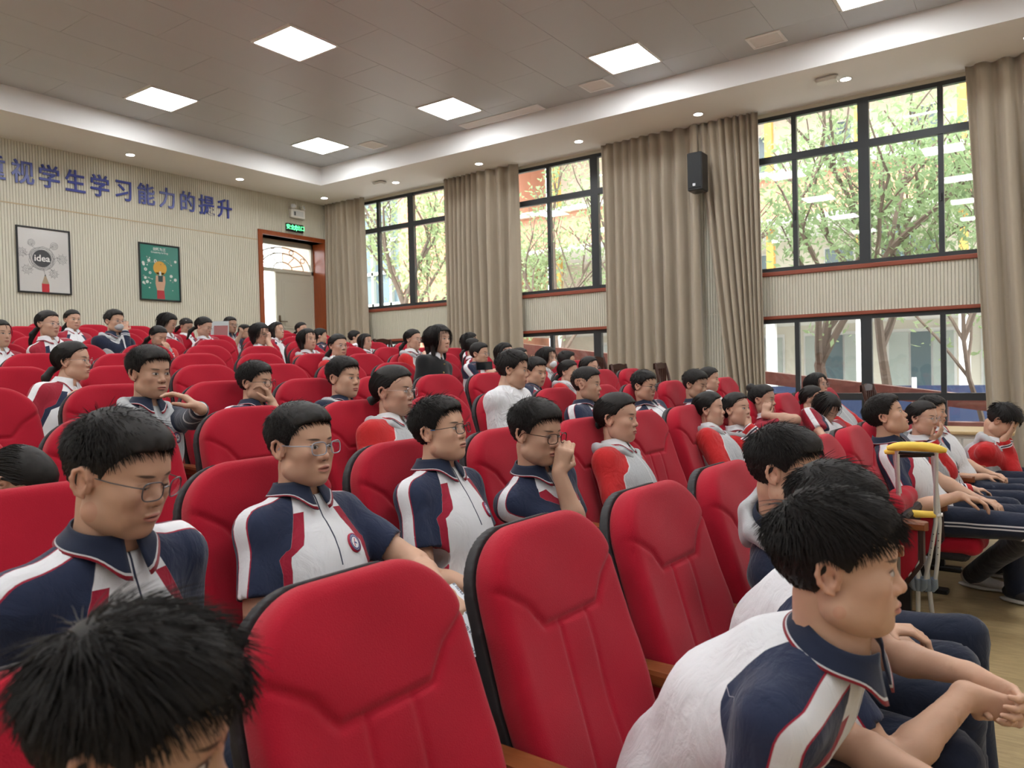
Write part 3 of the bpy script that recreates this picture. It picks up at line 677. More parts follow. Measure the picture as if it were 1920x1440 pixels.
# ---- head in its own frame: x forward, y left, z up, about 0.235 from chin to crown
def head_prims(female, lod, wide=1.0, mouth=0.0):
    w = wide * (.97 if female else 1.0); jw = .043 if female else .050
    p = [ell((-.014, 0, .030), (.094, .075 * w, .080)), ell((.022, 0, -.03), (.058, .061 * w, .086), .03), ell((.036, 0, .045), (.047, .060, .048), .03),
         ell((.004, 0, -.055), (.045, .055 * w, .045), .03)]
    for s in (-1, 1):
        p += [cone((.000, s * jw * w, -.066), (.052, s * .019, -.096), .022, .016, .03), ell((.050, s * .040 * w, -.022), (.030, .024, .026), .022), ell((.046, s * .030 * w, -.060), (.028, .024, .030), .022)]
    p += [ell((.062, 0, -.060), (.025, .030, .026), .02), ell((.064, 0, -.095), (.018, .021, .015), .018), cone((.072, -.030, .022), (.072, .030, .022), .008, .008, .02)]
    for s in (-1, 1): p += [ell((.100, s * .032, -.002), (.0185, .017, .011), .014, 's'), ell((.0685, s * .0305, -.001), (.0165, .0165, .0125), .006)]
    p += [cone((.0745, 0, .008), (.0910, 0, -.027), .0070, .0105, .013), ell((.0905, 0, -.031), (.0120, .0118, .0100), .008)]
    for s in (-1, 1):
        p += [ell((.0835, s * .0138, -.0345), (.0105, .0072, .0074), .006)]
    p += [ell((.0845, 0, -.0600), (.0105, .0215, .0052), .0035), ell((.0830, 0, -.0700), (.0115, .0185, .0062), .0035)]
    if lod == 0:
        for s in (-1, 1): p.append(ell((.0885, s * .0068, -.0420), (.0050, .0036, .0045), .002, 's'))
        p.append(ell((.094, 0, -.0645 - mouth * .002), (.008, .018, .0016 + mouth * .004), .0025, 's'))
    ee = .004
    for s in (-1, 1):
        rot = np.array([[math.cos(.35), s * math.sin(.35), 0], [-s * math.sin(.35), math.cos(.35), 0], [0, 0, 1.]])
        c = V(-.010, s * .0735 * w, -.004)
        if lod <= 1:
            p.append(ell(c + V(-.004, s * .004, 0), (.017, .0045, .028), .008, 'u', rot))
            rp = [(.010, -.020), (.013, -.004), (.012, .012), (.004, .026), (-.008, .029), (-.019, .022), (-.022, .006), (-.018, -.010), (-.009, -.024), (.003, -.030)]
            for (a, b) in zip(rp[:-1], rp[1:]):
                q = [c + V(u * .92, s * (.005 - u * .36), v * .92) for u, v in (a, b)]; p.append(cone(q[0], q[1], .0042, .0042, .004))
            p.append(ell(c + V(.001, s * .012, .000), (.0085, .0075, .014), .004, 's'))
        else: p.append(ell(c + V(-.004, s * .006, 0), (.019, .008, .031), .006, 'u', rot))
    return p
_heads = {}
def head_mesh(female, lod, wide, mouth=0.0):
    k = (female, lod, round(wide, 2), mouth)
    if k not in _heads: _heads[k] = sdf(head_prims(female, max(0, lod), wide, mouth), {-1: .0024, 0: .0033, 1: .0055, 2: .0095}[lod])
    return _heads[k]

# ---- hair in the head frame
EC, ER = V(-.014, 0, .032), V(.098, .079, .083)
def hairline(x, style):
    xs = [-.12, -.085, -.055, -.03, -.012, .0, .018, .036, .060, .075, .12]
    zs = {'short': [-.075, -.070, -.055, -.035, .010, .018, .000, .035, .058, .066, .07], 'pony': [-.06, -.055, -.035, -.015, .016, .022, .018, .045, .070, .078, .08],
          'down': [-.2, -.2, -.2, -.2, -.2, -.16, .018, .046, .070, .078, .08]}[style]
    return np.interp(x, xs, zs)
def hair_cap(style, lod, thick, fringe):
    t = thick; st = 'short' if style == 'short' else ('down' if style in ('down', 'bob') else 'pony')
    tb = max(.0045, t * .38) if style == 'short' else .004
    p = [ell(EC, ER + tb, .01), ell((.030, 0, .056), (.052 + tb * .5, .061 + tb * .6, .046 + tb), .03)]
    if style == 'short': p += [ell((.045, 0, .086), (.046, .050, .020 + t * .8), .03), ell((-.02, 0, .078), (.072, .060, .040 + t * .9), .04)]
    else: p += [ell((.0, 0, .080), (.070, .056, .040), .04)]
    if fringe: p += [ell((.070, 0, .066), (.018, .050, .014 + .006 * fringe), .014)]
    if style in ('down', 'bob'):
        ln = .17 if style == 'down' else .10
        for s in (-1, 1): p += [cone((-.01, s * .076, .02), (-.006, s * .070, -ln + .01), .022, .020, .03)]
        p += [ell((-.062, 0, -.03), (.045, .072, .11), .03)]
        if style == 'down': p += [ell((-.075, 0, -.12), (.035, .075, .12), .03)]
    if style == 'pony': p += [cone((-.088, 0, -.030), (-.122, -.006, -.045), .019, .017, .012), cone((-.122, -.006, -.045), (-.150, -.028, -.090), .022, .023, .012), cone((-.150, -.028, -.090), (-.150, -.045, -.185), .023, .008, .012)]
    if style == 'bun': p += [ell((-.092, 0, .098), (.040, .040, .038), .006)]
    def post(A, ax):
        x, y, z = ax[0][:, None, None], ax[1][None, :, None], ax[2][None, None, :]
        zl = hairline(ax[0], st)[:, None, None] - (fringe * .006 if style == 'short' else fringe * .010) * (ax[0] > .045)[:, None, None] + (.008 if style == 'short' else 0) * (ax[0] > .045)[:, None, None]
        cut = (zl - z) * .85
        if st == 'pony': cut = np.where((x < -.080) & (z < .0), -1, cut)
        if style in ('down', 'bob'):
            cut = np.where(x < .012, -1, cut)
            face = .062 - np.abs(y); face = np.minimum(face, x + .03); face = np.minimum(face, .05 - z); cut = np.maximum(cut, np.where(z < .05, face, -1))
        A = -smin(-A, -cut.astype(np.float32) + 0 * A, .006)
        nz = .0022 * np.sin(y * 210 + 9 * np.sin(x * 60)) * np.sin(x * 130 + 5 * np.sin(y * 80)) 
        return A + nz.astype(np.float32)
    return sdf(p, {-1: .0048, 0: .0058, 1: .0080, 2: .0115}[lod], post=post, ad=.2)
def strands(style, lod, seed, thick, fringe, ln=1.0):
    n = {-1: 3300, 0: 1700, 1: 480, 2: 70}[lod]; rr = np.random.default_rng(seed); st = 'short' if style == 'short' else ('down' if style in ('down', 'bob') else 'pony')
    d = rr.normal(0, 1, (n * 6, 3)); d /= np.linalg.norm(d, axis=1, keepdims=True); d[:, 2] = np.where(rr.random(len(d)) < .35, np.abs(d[:, 2]), d[:, 2])
    P = EC + d * ER; zl = hairline(P[:, 0], 'short' if style == 'short' else 'pony') + .004
    ok = (P[:, 2] > zl) & ~((P[:, 0] > -.034) & (P[:, 0] < .022) & (P[:, 2] < .024))
    if style in ('down', 'bob'): ok &= P[:, 2] > .0
    P = P[ok][:n]; n = len(P); m = 4
    N = (P - EC) / ER ** 2; N /= np.linalg.norm(N, axis=1, keepdims=True)
    cr_ = V(-.052, .012, .115)
    top = np.clip((P[:, 2] - .02) / .08, 0, 1)
    if style == 'short':
        G = P - cr_; G[:, 2] *= .8; G += np.outer(top, V(.045, -.012 if seed % 2 else .012, 0)); G += np.outer(1 - top, V(-.02, 0, -.06))
        L = (.008 + .032 * top) * ln * rr.uniform(.7, 1.25, n); front = (P[:, 0] > .035) & (P[:, 2] > .05); L = np.where(front, L * (.62 + .38 * fringe), L); lift = (.16 + .30 * top * rr.uniform(.2, 1.3, n)) * np.where(front, .45, 1); grav = 1.2; G[front] += V(.06, 0, -.02)
    elif style in ('pony', 'bun'):
        tgt = V(-.098, 0, -.032) if style == 'pony' else V(-.085, 0, .090)
        G = tgt - P; G[:, 1] += np.sign(P[:, 1]) * .06 * np.clip(P[:, 0] * 8 + .4, 0, 1); L = np.minimum(.075, np.linalg.norm(tgt - P, axis=1)) * rr.uniform(.8, 1.0, n); lift = .05 * np.ones(n); grav = 0
        if fringe:
            fr = (P[:, 0] > .05) & (rr.random(n) < .5); G[fr] = V(.03, 0, -.12); L = np.where(fr, .05, L)
    else:
        G = np.zeros((n, 3)); G[:, 1] = np.sign(P[:, 1] + 1e-4) * .08 * np.clip(P[:, 2] * 12, 0, 1); G[:, 2] = -.09; G[:, 0] = -.03
        L = ((.17 if style == 'down' else .11) + .09 * top) * rr.uniform(.85, 1.08, n); lift = .02 * np.ones(n); grav = .3; m = 6
        if fringe:
            fr = (P[:, 0] > .052) & (P[:, 2] > .05); G[fr] = V(.05, 0, -.12); L = np.where(fr, .055, L)
    T = G - N * np.sum(G * N, 1, keepdims=True); T /= np.linalg.norm(T, axis=1, keepdims=True) + 1e-9
    T += rr.normal(0, .13 if style == 'short' else .05, (n, 3))
    th = (thick * (.30 + .6 * top) if style == 'short' else .004 + 0 * top)
    pts = [P + N * th[:, None] * rr.uniform(.2, .9, (n, 1))]; D_ = T + N * lift[:, None]; D_ /= np.linalg.norm(D_, axis=1, keepdims=True)
    off = th + rr.uniform(.0005, .0042, n)
    for i in range(m - 1):
        q = pts[-1] + D_ * (L / (m - 1))[:, None]
        k = np.linalg.norm((q - EC) / (ER + off[:, None]), axis=1); ins = k < 1
        q = np.where(ins[:, None], EC + (q - EC) / np.maximum(k, .3)[:, None], q); pts.append(q)
        Nn = (q - EC) / ER ** 2; Nn /= np.linalg.norm(Nn, axis=1, keepdims=True)
        if style == 'short': D_ = D_ - Nn * .10 + V(0, 0, -.05 * grav)
        else:
            if style in ('pony', 'bun'): g = tgt - q; D_ = g - Nn * np.sum(g * Nn, 1, keepdims=True) * .9
            else:
                g = np.tile(V(-.008, 0, -.1), (n, 1)); g[:, 1] = (np.sign(q[:, 1]) * .060 - q[:, 1]) * 1.6 * (q[:, 2] < .02); g[:, 0] += (-.03 - q[:, 0]) * .5 * (q[:, 2] < 0)
                D_ = g - Nn * np.sum(g * Nn, 1, keepdims=True) * (q[:, 2] > .0)[:, None]
            D_ = D_ + rr.normal(0, .02, (n, 3)) * np.linalg.norm(D_, axis=1, keepdims=True)
        D_ /= np.linalg.norm(D_, axis=1, keepdims=True) + 1e-9
    if style == 'pony':      # the tail
        k = n // 4; a = rr.uniform(0, 2 * PI, k); rad = .017 * np.sqrt(rr.random(k)); base = V(-.108, 0, -.038) + np.stack([np.zeros(k), rad * np.cos(a), rad * np.sin(a)], 1)
        tp = [base]; LL = rr.uniform(.10, .16, k)
        for i in range(m - 1):
            t = (i + 1) / (m - 1); tp.append(base + np.stack([-.045 * np.sin(t * 1.9) - rad * .3 * t, rad * np.cos(a) * (.5 - .3 * t) - .048 * t, -LL * t], 1))
        pts = [np.vstack([pts[i], tp[i]]) for i in range(m)]; n += k
    r0 = {-1: .0013, 0: .0017, 1: .0029, 2: .0048}[lod] * (1.25 if style != 'short' else 1.0)
    S = np.stack(pts, 1); tan = np.gradient(S, axis=1); tan /= np.linalg.norm(tan, axis=2, keepdims=True) + 1e-9
    up = np.cross(tan, V(.3, .9, .2)); up /= np.linalg.norm(up, axis=2, keepdims=True) + 1e-9; bi = np.cross(tan, up)
    rad = r0 * np.linspace(1, .18, m)[None, :, None]
    vs = np.stack([S + (up * math.cos(a) + bi * math.sin(a)) * rad for a in (0, 2 * PI / 3, 4 * PI / 3)], 2)      # n,m,3,3
    idx = np.arange(n * m * 3).reshape(n, m, 3); F = []
    for k in range(3):
        a = idx[:, :-1, k]; b = idx[:, :-1, (k + 1) % 3]; c_ = idx[:, 1:, (k + 1) % 3]; d_ = idx[:, 1:, k]; F.append(np.stack([a, b, c_, d_], 2).reshape(-1, 4))
    return vs.reshape(-1, 3), np.vstack(F)

# ---- hands: wrist, finger direction, palm normal, curl 0..1, thumb side
def hand_prims(Wp, fd, pn, side, curl, s=1.0, spread=.10, curls=None):
    fd = nrm(fd); pn = nrm(pn - fd * (np.dot(pn, fd))); sd = np.cross(fd, pn) * side      # sd points to the thumb
    p = [cone(Wp - fd * .01, Wp + fd * .02 * s, .021 * s, .022 * s, .012)]
    for j, u in enumerate((.026, .009, -.009, -.025)):
        p.append(cone(Wp + fd * .018 * s + sd * u * .6 * s, Wp + fd * .082 * s + sd * u * s - pn * abs(u) * .1, .0125 * s, .0105 * s, .010))
    ln = ((.040, .024, .019), (.045, .028, .020), (.041, .026, .019), (.032, .019, .017))
    for j, u in enumerate((.027, .0095, -.0085, -.0255)):
        cu = curl if curls is None else curls[j]
        q = Wp + fd * .084 * s + sd * u * s; a = cu * .9; dr_ = nrm(fd + sd * (u * spread * 25 * (1 - cu)))
        for i in range(3):
            dd = dr_ * math.cos(a) + pn * math.sin(a); e_ = q + dd * ln[j][i] * s
            p.append(cone(q, e_, (.0088, .0080, .0072)[i] * s, (.0080, .0072, .0062)[i] * s, .0035)); q = e_; a += cu * (1.25, .8, 0)[i]
    q = Wp + fd * .022 * s + sd * .022 * s; t = nrm(sd * .75 + fd * .6 + pn * (.25 + .5 * curl)); t2 = nrm(fd * .9 + sd * (.35 - .7 * curl) + pn * (.2 + .6 * curl))
    p += [cone(q, q + t * .036 * s, .0145 * s, .0105 * s, .010), cone(q + t * .036 * s, q + t * .036 * s + t2 * .030 * s, .0100 * s, .0088 * s, .004), cone(q + t * .036 * s + t2 * .030 * s, q + t * .036 * s + t2 * .054 * s + pn * .006 * curl, .0086 * s, .0068 * s, .004)]
    return p
def ik(S, H, l1, l2, pole):
    d = H - S; L = np.linalg.norm(d); mx = (l1 + l2) * .995
    if L > mx: H = S + d / L * mx; d = H - S; L = mx
    a = (l1 * l1 - l2 * l2 + L * L) / (2 * L); h = math.sqrt(max(0, l1 * l1 - a * a)); n = nrm(d); q = nrm(pole - n * np.dot(pole, n)); return S + n * a + q * h, H
def rotm(yaw, pitch=0, roll=0):
    M_ = Matrix.Rotation(yaw, 3, 'Z') @ Matrix.Rotation(-pitch, 3, 'Y') @ Matrix.Rotation(roll, 3, 'X'); return np.array(M_)

# ------------------------------------------------------------------ people
def collar_mat(name, base, l1, l2):
    M = Mat(name, base, .8, .2, sheen=.15); e = M.attr('ce')
    c = M.mix(base, l1, (e - .0055).abs().lt(.0016)); c = M.mix(c, l2, (e - .0022).abs().lt(.0022)); M.base(c); M.bump(M.noise(M.coord(), 600, 2), .2, .002); return M.m
mt['col_navy'] = collar_mat('collar_navy', (.014, .020, .044), (.62, .62, .64), (.30, .015, .03))
mt['col_white'] = collar_mat('collar_white', (.68, .68, .70), (.30, .015, .03), (.30, .015, .03))
mt['lens_frame_black'] = plain('frame_black', (.015, .014, .014), .3, .5); mt['frame_metal'] = plain('frame_metal', (.45, .44, .46), .25, .5, .9)
mt['frame_gun'] = plain('frame_gunmetal', (.10, .10, .11), .3, .5, .6)
mt['frame_clear'] = plain('frame_clear_grey', (.34, .36, .42), .2, .6); mt['blue_tip'] = plain('blue_tip', (.05, .25, .65), .4, .4); mt['frame_tort'] = plain('frame_dark_brown', (.05, .018, .012), .25, .5)
GL = {'black': ('lens_frame_black', 'rect', .0013), 'metal': ('frame_metal', 'round', .0009), 'clear': ('frame_clear', 'rect', .0015), 'roundblack': ('lens_frame_black', 'round', .0012), 'tort': ('frame_tort', 'rect', .0017), 'halfmetal': ('frame_gun', 'rect', .0013)}
def glasses(kind, parent, xf, lod, tip=None, dy=0):
    mname, shape, r = GL[kind]; r *= (1, 1.15, 1.5)[lod]; n = (28, 18, 12)[lod]
    m = MB(); x0 = .1045
    a_, b_ = (.0235, .0185) if shape == 'rect' else (.0235, .0220); pw = .62 if shape == 'rect' else 1.0
    lens = []
    for s in (-1, 1):
        pts = []
        for i in range(n):
            t = 2 * PI * i / n; cc, ss = math.cos(t), math.sin(t)
            y = a_ * math.copysign(abs(cc) ** pw, cc); z = b_ * math.copysign(abs(ss) ** pw, ss)
            pts.append((x0 - abs(y * s + .033) * .22 + .006, s * .0335 + y, z - .004))
        m.tube([xf(p) for p in pts], r, 6, closed=True); lens.append(pts)
        m.tube([xf(p) for p in ((x0 - .007, s * .0565, .004), (x0 - .020, s * .068, .006), (.04, s * .0755, .006), (.004, s * .0785, .008), (-.012, s * .079, -.002), (-.018, s * .077, -.014))], r * .95, 5)
    m.tube([xf(p) for p in ((x0 + .002, -.0105, .001), (x0 + .005, 0, .004), (x0 + .002, .0105, .001))], r, 5)
    g = m.build('glasses', mt[mname], parent, True); g['label'] = {'black': 'black rectangular glasses', 'metal': 'thin round metal glasses', 'clear': 'clear grey framed glasses', 'roundblack': 'round black glasses', 'tort': 'dark brown rectangular glasses', 'halfmetal': 'thin metal rectangular glasses'}[kind]
    if lod < 2:
        for pts in lens:
            cc = np.mean(pts, 0) + V(.0015, 0, 0); MB().add([xf(cc)] + [xf(p) for p in pts], [(0, i + 1, (i + 1) % n + 1) for i in range(n)]).build('lens', mt['lens'], g, True)
    if tip:
        m = MB()
        for s in (-1, 1): m.tube([xf(p) for p in ((.022, s * .0772, .006), (.004, s * .0787, .008), (-.012, s * .0795, -.002), (-.018, s * .0775, -.014))], r * 1.25, 6)
        q = m.build('temple_tip', mt[tip], g, True); q['label'] = 'blue temple tip'
def rotdiff(a, b): return np.array(Vector(a).rotation_difference(Vector(b)).to_matrix())
STAT = []
def person(H, yaw, base, label, pitch=0, roll=0, outfit='polo_navy', hair='short', female=False, lod=1, arms=('lap', 'lap'), big=False, wide=1.0, hs=1.0, tone=1.0, glass=None, tip=None,
           seed=0, fringe=0.5, thick=.012, group=None, hl=1.0, gaze=0.0, lid=0.0, mouth=0.0, bw=1.0, legs='sit', byaw=None, hip=None, body=True, latshift=-.010, ndw=.5, nf=.030, hand_s=None, feet=None, stripes=False, hunch=0.0, thigh=.42, extra=None, nk=0.0):
    H = np.asarray(H, float); base = np.asarray(base, float); up = V(0, 0, 1)
    Rm = rotm(yaw, pitch, roll)
    def hx(p): return (np.asarray(p) * hs) @ Rm.T + H - base
    yr = math.atan2(W[1], W[0])
    by = yr + .45 * (yaw - yr) if byaw is None else byaw
    hs0 = hs / .93
    P = base + W * .30 + up * .54 + U * (((H - base) @ U) * .45) if hip is None else np.asarray(hip, float)
    fb = V(math.cos(by), math.sin(by), 0); face = Rm @ V(1, 0, 0)
    dT = nrm(H - P); nd = nrm(dT * ndw + up * (1 - ndw)); N = H - nd * (.145 + nk) * hs0 - nrm(face * V(1, 1, 0)) * nf
    T = nrm(N - P); Lf = nrm(np.cross(T, fb)); F = np.cross(Lf, T); rot = np.array([F, Lf, T])
    sw = .146 * bw * hs0 * (.92 if female else 1.0)
    Sh = {1: N + Lf * sw - T * .066 - F * .004, -1: N - Lf * sw - T * .066 - F * .004}
    u1, u2 = .262 * hs0, .232 * hs0
    hsz = (.93 if hand_s is None else hand_s) * (.93 if female else 1.0) * hs0
    fh = (.0034 if big else .0042, .0068, .0110)[lod]; LH = -1 if big else lod
    parts = []; attr_hp = []
    hv, hf = head_mesh(female, LH, wide, mouth); parts.append((hx(hv), hf)); attr_hp.append(hv)
    B = H + Rm @ (V(-.030, 0, -.055) * hs)
    nv, nf = sdf([cone(N - base - T * .02, B - base, .054 * bw * hs0 * (.84 if female else .95), .048 * hs0 * (.86 if female else .97), .02), cone(N - base, N - base - T * .08, .05, .06, .03), cone(Sh[1] - base, Sh[-1] - base, .030, .030, .03),
                  cone(N - base + F * .01, H - base + Rm @ (V(.022, 0, -.075) * hs), .034, .028, .03)], (.0060, .009, .013)[lod], ad=.1)
    parts.append((nv, nf)); attr_hp.append(np.tile(V(0, 0, -9), (len(nv), 1)))
    armj = {}; base_f = base
    kn = {}
    for s in (1, -1):
        hipj = P + nrm(V(*(np.cross(up, fb)))) * s * .085 - up * .02
        side_ = nrm(np.cross(up, fb)); k_ = hipj + W * .40 * hs0 + side_ * s * .06; k_[2] = base[2] + .53
        f_ = k_ + W * .03; f_[2] = base[2] + .075
        if feet and s in feet: f_ = np.asarray(feet[s], float); k_ = hipj + nrm(W * .9 + side_ * s * .35 * (1 if thigh < .45 else .25)) * thigh; k_[2] = base[2] + .54
        kn[s] = (hipj, k_, f_)
    long_ = outfit.startswith('jacket')
    for s, spec in ((1, arms[0]), (-1, arms[1])):
        if spec is None: continue
        S_ = Sh[s]; kind = spec[0] if isinstance(spec, tuple) else spec
        pole = Lf * s * .5 - T * .9 - F * .5
        curl = .35; pn = None; curls = None; fdir = None
        if kind == 'lap': Wt = kn[s][0] * .55 + kn[s][1] * .45 + up * .098 - side_ * s * .03; fdir = nrm(kn[s][1] - kn[s][0]) - side_ * s * .55 - up * .12; pn = -up; curl = .55
        elif kind == 'rest': Wt = base + W * .36 + side_ * s * .275 + up * .66; fdir = W - up * .25; pn = -up; curl = .5
        elif kind == 'chin': Wt = H + Rm @ (V(*spec[1]) * hs); fdir = Rm @ V(*spec[2]); pn = Rm @ V(*spec[3]); curl = spec[4]; pole = Lf * s * .35 - T - F * .1
        elif kind == 'pt': Wt = np.asarray(spec[1], float); fdir = np.asarray(spec[2], float); pn = np.asarray(spec[3], float); curl = spec[4]; pole = spec[5] if len(spec) > 5 else pole
        E_, Wt = ik(S_, Wt, u1, u2, nrm(pole))
        fdir = nrm(fdir); S0, E0, W0 = S_ - base, E_ - base, Wt - base; a = nrm(E0 - S0); armj[s] = (S_, E_, Wt)
        ts = 1 if s == -1 else -1       # thumb side
        pr = [cone(S0, E0, .044 * bw * hs0, .037 * hs0, .02), cone(E0, E0 * .65 + W0 * .35, .038 * hs0, .037 * hs0, .02), cone(E0 * .65 + W0 * .35, W0, .037 * hs0, .0245 * hs0, .02)]
        if long_: pr = [cone(S0, E0, .034, .030, .02), cone(E0, E0 * .35 + W0 * .65, .030, .030, .02), cone(E0 * .35 + W0 * .65, W0, .030, .0245 * hs0, .02)]
        if lod == 2 and kind in ('lap', 'rest'): pr += [cone(W0, W0 + fdir * .12, .03, .02, .01)]
        else: pr += hand_prims(W0, fdir, pn, -ts if kind != 'x' else ts, curl, hsz)
        av, af = sdf(pr, fh if kind not in ('lap', 'rest') or big else fh * 1.3, ad=.15); parts.append((av, af)); attr_hp.append(np.tile(V(0, 0, -9), (len(av), 1)))
    bv, bf = join(parts); hp = np.vstack(attr_hp)
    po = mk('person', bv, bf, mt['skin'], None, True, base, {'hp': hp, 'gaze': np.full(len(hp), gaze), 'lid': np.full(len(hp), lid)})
    tag(po, label, 'person', group); t_ = (np.array([.56, .345, .24]) if not female else np.array([.58, .36, .26])) * tone; po.color = (*t_, 1)
    # hair
    if hair:
        cv, cf = hair_cap(hair, LH, thick, fringe); sv, sf = strands(hair, LH, seed, thick, fringe, hl); v_, f_ = join([(cv, cf), (sv, sf)])
        mk('hair', hx(v_), f_, mt['hair'], po, True)
    if glass: glasses(glass, po, hx, lod, tip)
    # upper clothing
    sh = (.0074 if big else .0092, .0130, .0185)[lod]
    N0, P0 = N - base, P - base
    tors = [ell(N0 - T * .155, (.108 * bw, .158 * bw * hs0, .155), .05, 'u', rot), ell(N0 * .45 + P0 * .55 + F * (.012 * bw - hunch), (.108 * bw, .148 * bw, .17), .05, 'u', rot), ell(P0 + T * .03, (.125 * bw, .165 * bw, .13), .05, 'u', rot)]
    if hunch: tors += [cone(N0 - T * .12 - F * hunch * .7, N0 * .5 + P0 * .5 - F * hunch * 1.3, .095, .105, .05), cone(N0 * .5 + P0 * .5 - F * hunch * 1.3, P0 + T * .02 - F * .01, .105, .12, .05)]
    pr = list(tors) + [cone(Sh[1] - base, Sh[-1] - base, .046 * bw, .046 * bw, .05), cone(N0 - T * .018, Sh[1] - base + T * .004, .046, .046, .05), cone(N0 - T * .018, Sh[-1] - base + T * .004, .046, .046, .05)]
    armp = []
    for s in (1, -1):
        if s not in armj: continue
        S_, E_, Wt = [j - base for j in armj[s]]; a = nrm(E_ - S_)
        if long_:
            q = [cone(S_, E_, .054 * bw, .047, .035), cone(E_, E_ * .12 + Wt * .88, .048, .038, .02)]
            if lod < 2: q.append(cone(E_ * .12 + Wt * .88, E_ * .06 + Wt * .94, .032, .031, .008))
        else:
            e_ = S_ + (E_ - S_) * .64; q = [cone(S_, e_ + a * .03, .050 * bw, .058, .035)]
        armp += q; pr += q
    for s in (1, -1):
        if s not in armj or long_: continue
        S_, E_, Wt = [j - base for j in armj[s]]; a = nrm(E_ - S_); e_ = S_ + (E_ - S_) * .66; rr_ = rotdiff(a, (0, 0, 1)); pr.append(ell(e_ + a * .036, (.085, .085, .044), .003, 's', rr_))
    pr += [cone(N0 - T * .005, N0 + T * .10, .056, .066, .012, 's')]
    if body:
        v_, f_ = sdf(pr, sh, disp=wrinkle(seed + 3, .0030 if lod else .0034), ad=.04)
        wp = v_ + base; q = wp - N; ly = q @ Lf; ht = q @ T; fw = q @ F
        dt = np.min([prim_d(t, v_[:, 0], v_[:, 1], v_[:, 2]) for t in tors], 0); da = np.min([prim_d(t, v_[:, 0], v_[:, 1], v_[:, 2]) for t in armp], 0) if armp else np.full(len(v_), 9.)
        geo = ((np.abs(ly) - .058) * .2 + ht * .085) / .217
        geo = geo - np.clip(-.13 - ht, 0, 1) * 1.1; seam = np.maximum(geo, np.minimum(dt - da, .2))
        lat = np.full(len(v_), 1.0); cuff = np.full(len(v_), 9.0)
        for s in (1, -1):
            if s not in armj: continue
            S_, E_, Wt = armj[s]; a = nrm(E_ - S_); Rd = rotdiff(-T, a); mm = Rd @ F; oo = Rd @ (Lf * s); t = (wp - S_) @ a; sel = (ly * s > 0) if t is not None else None
            w_ = np.clip((t + .05) / .06, 0, 1); d_l = ((wp - S_) @ mm) * w_ + (fw + .004) * (1 - w_); outer = np.where(t > .01, ((wp - S_) @ oo) > -.012, ht > -.13)
            dist = {q_: np.linalg.norm(wp - (armj[q_][0] + np.clip((wp - armj[q_][0]) @ nrm(armj[q_][1] - armj[q_][0]), 0, .3)[:, None] * nrm(armj[q_][1] - armj[q_][0])), axis=1) for q_ in armj}
            mine = (dist[s] <= dist[-s]) if -s in dist else (ly * s > 0)
            lat = np.where(mine & outer, d_l + latshift, lat)
            cuff = np.minimum(cuff, np.where(np.linalg.norm(wp - Wt, axis=1) < .10, np.abs((wp - (E_ * .06 + Wt * .94)) @ nrm(E_ - Wt)), 9))
        mname = {'polo_navy': 'polo_navy', 'polo_red': 'polo_red', 'jacket_red': 'jacket_red', 'jacket_navy': 'jacket_navy', 'tee': 'white_shirt', 'dress': 'black_cloth'}[outfit]
        so = mk({'polo_navy': 'polo_shirt', 'polo_red': 'polo_shirt', 'jacket_red': 'hooded_jacket', 'jacket_navy': 'hooded_jacket', 'tee': 'shirt', 'dress': 'dress_top'}[outfit], v_, f_, mt[mname], po, True, None,
                {'seam': seam, 'lat': lat, 'fwd': fw, 'ht': ht, 'cy': ly, 'cuff': cuff})
        if outfit in ('polo_navy', 'polo_red', 'jacket_red', 'jacket_navy', 'dress'):
            nn = (48, 30, 18)[lod]; cm = {'polo_navy': 'col_navy', 'polo_red': 'col_white', 'jacket_red': 'col_white', 'jacket_navy': 'col_navy', 'dress': 'white_cloth'}[outfit]
            ax_ = nrm(T * .55 + nrm(B - N) * .45); L2 = nrm(Lf - ax_ * (Lf @ ax_)); F2 = np.cross(L2, ax_)
            vv, ce = [], []; k = 5; small = .5 if outfit == 'dress' else 1
            for lay in (0, 1):
                for i in range(nn + 1):
                    ph = .20 + (2 * PI - .40) * i / nn; dfront = min(ph, 2 * PI - ph) - .20; back = (1 - math.cos(ph)) / 2
                    tip_ = math.exp(-(dfront / .45) ** 2)
                    for j in range(k):
                        t = j / (k - 1); r_ = .0575 + (.024 + .010 * tip_) * t ** 1.3 * small; hh = (.040 + .012 * back) * (1 - t) + (.006 + .012 * back - .046 * tip_ * small) * t - .012 * math.cos(ph) * 0
                        if lay: r_ -= .0035; hh -= .0015
                        r_ *= (.95 if female else 1.03) * bw ** .5
                        vv.append(N0 + F2 * (r_ * math.cos(ph) * 1.05 + .004) + L2 * r_ * math.sin(ph) * 1.02 + ax_ * hh); ce.append((1 - t) * .045 if j < k - 1 else 0.0)
            R_ = (nn + 1) * k; ff = []
            for i in range(nn):
                for j in range(k - 1):
                    a0 = i * k + j; ff.append((a0, a0 + k, a0 + k + 1, a0 + 1)); ff.append((R_ + a0 + 1, R_ + a0 + k + 1, R_ + a0 + k, R_ + a0))
                for j in (0, k - 1): a0 = i * k + j; ff.append((a0, R_ + a0, R_ + a0 + k, a0 + k) if j == 0 else (a0 + k, R_ + a0 + k, R_ + a0, a0))
            for i in (0, nn):
                for j in range(k - 1): a0 = i * k + j; ff.append((a0, a0 + 1, R_ + a0 + 1, R_ + a0) if i == 0 else (R_ + a0, R_ + a0 + 1, a0 + 1, a0))
            mk('collar', np.array(vv), np.array(ff), mt[cm], so, True, None, {'ce': np.array(ce)})
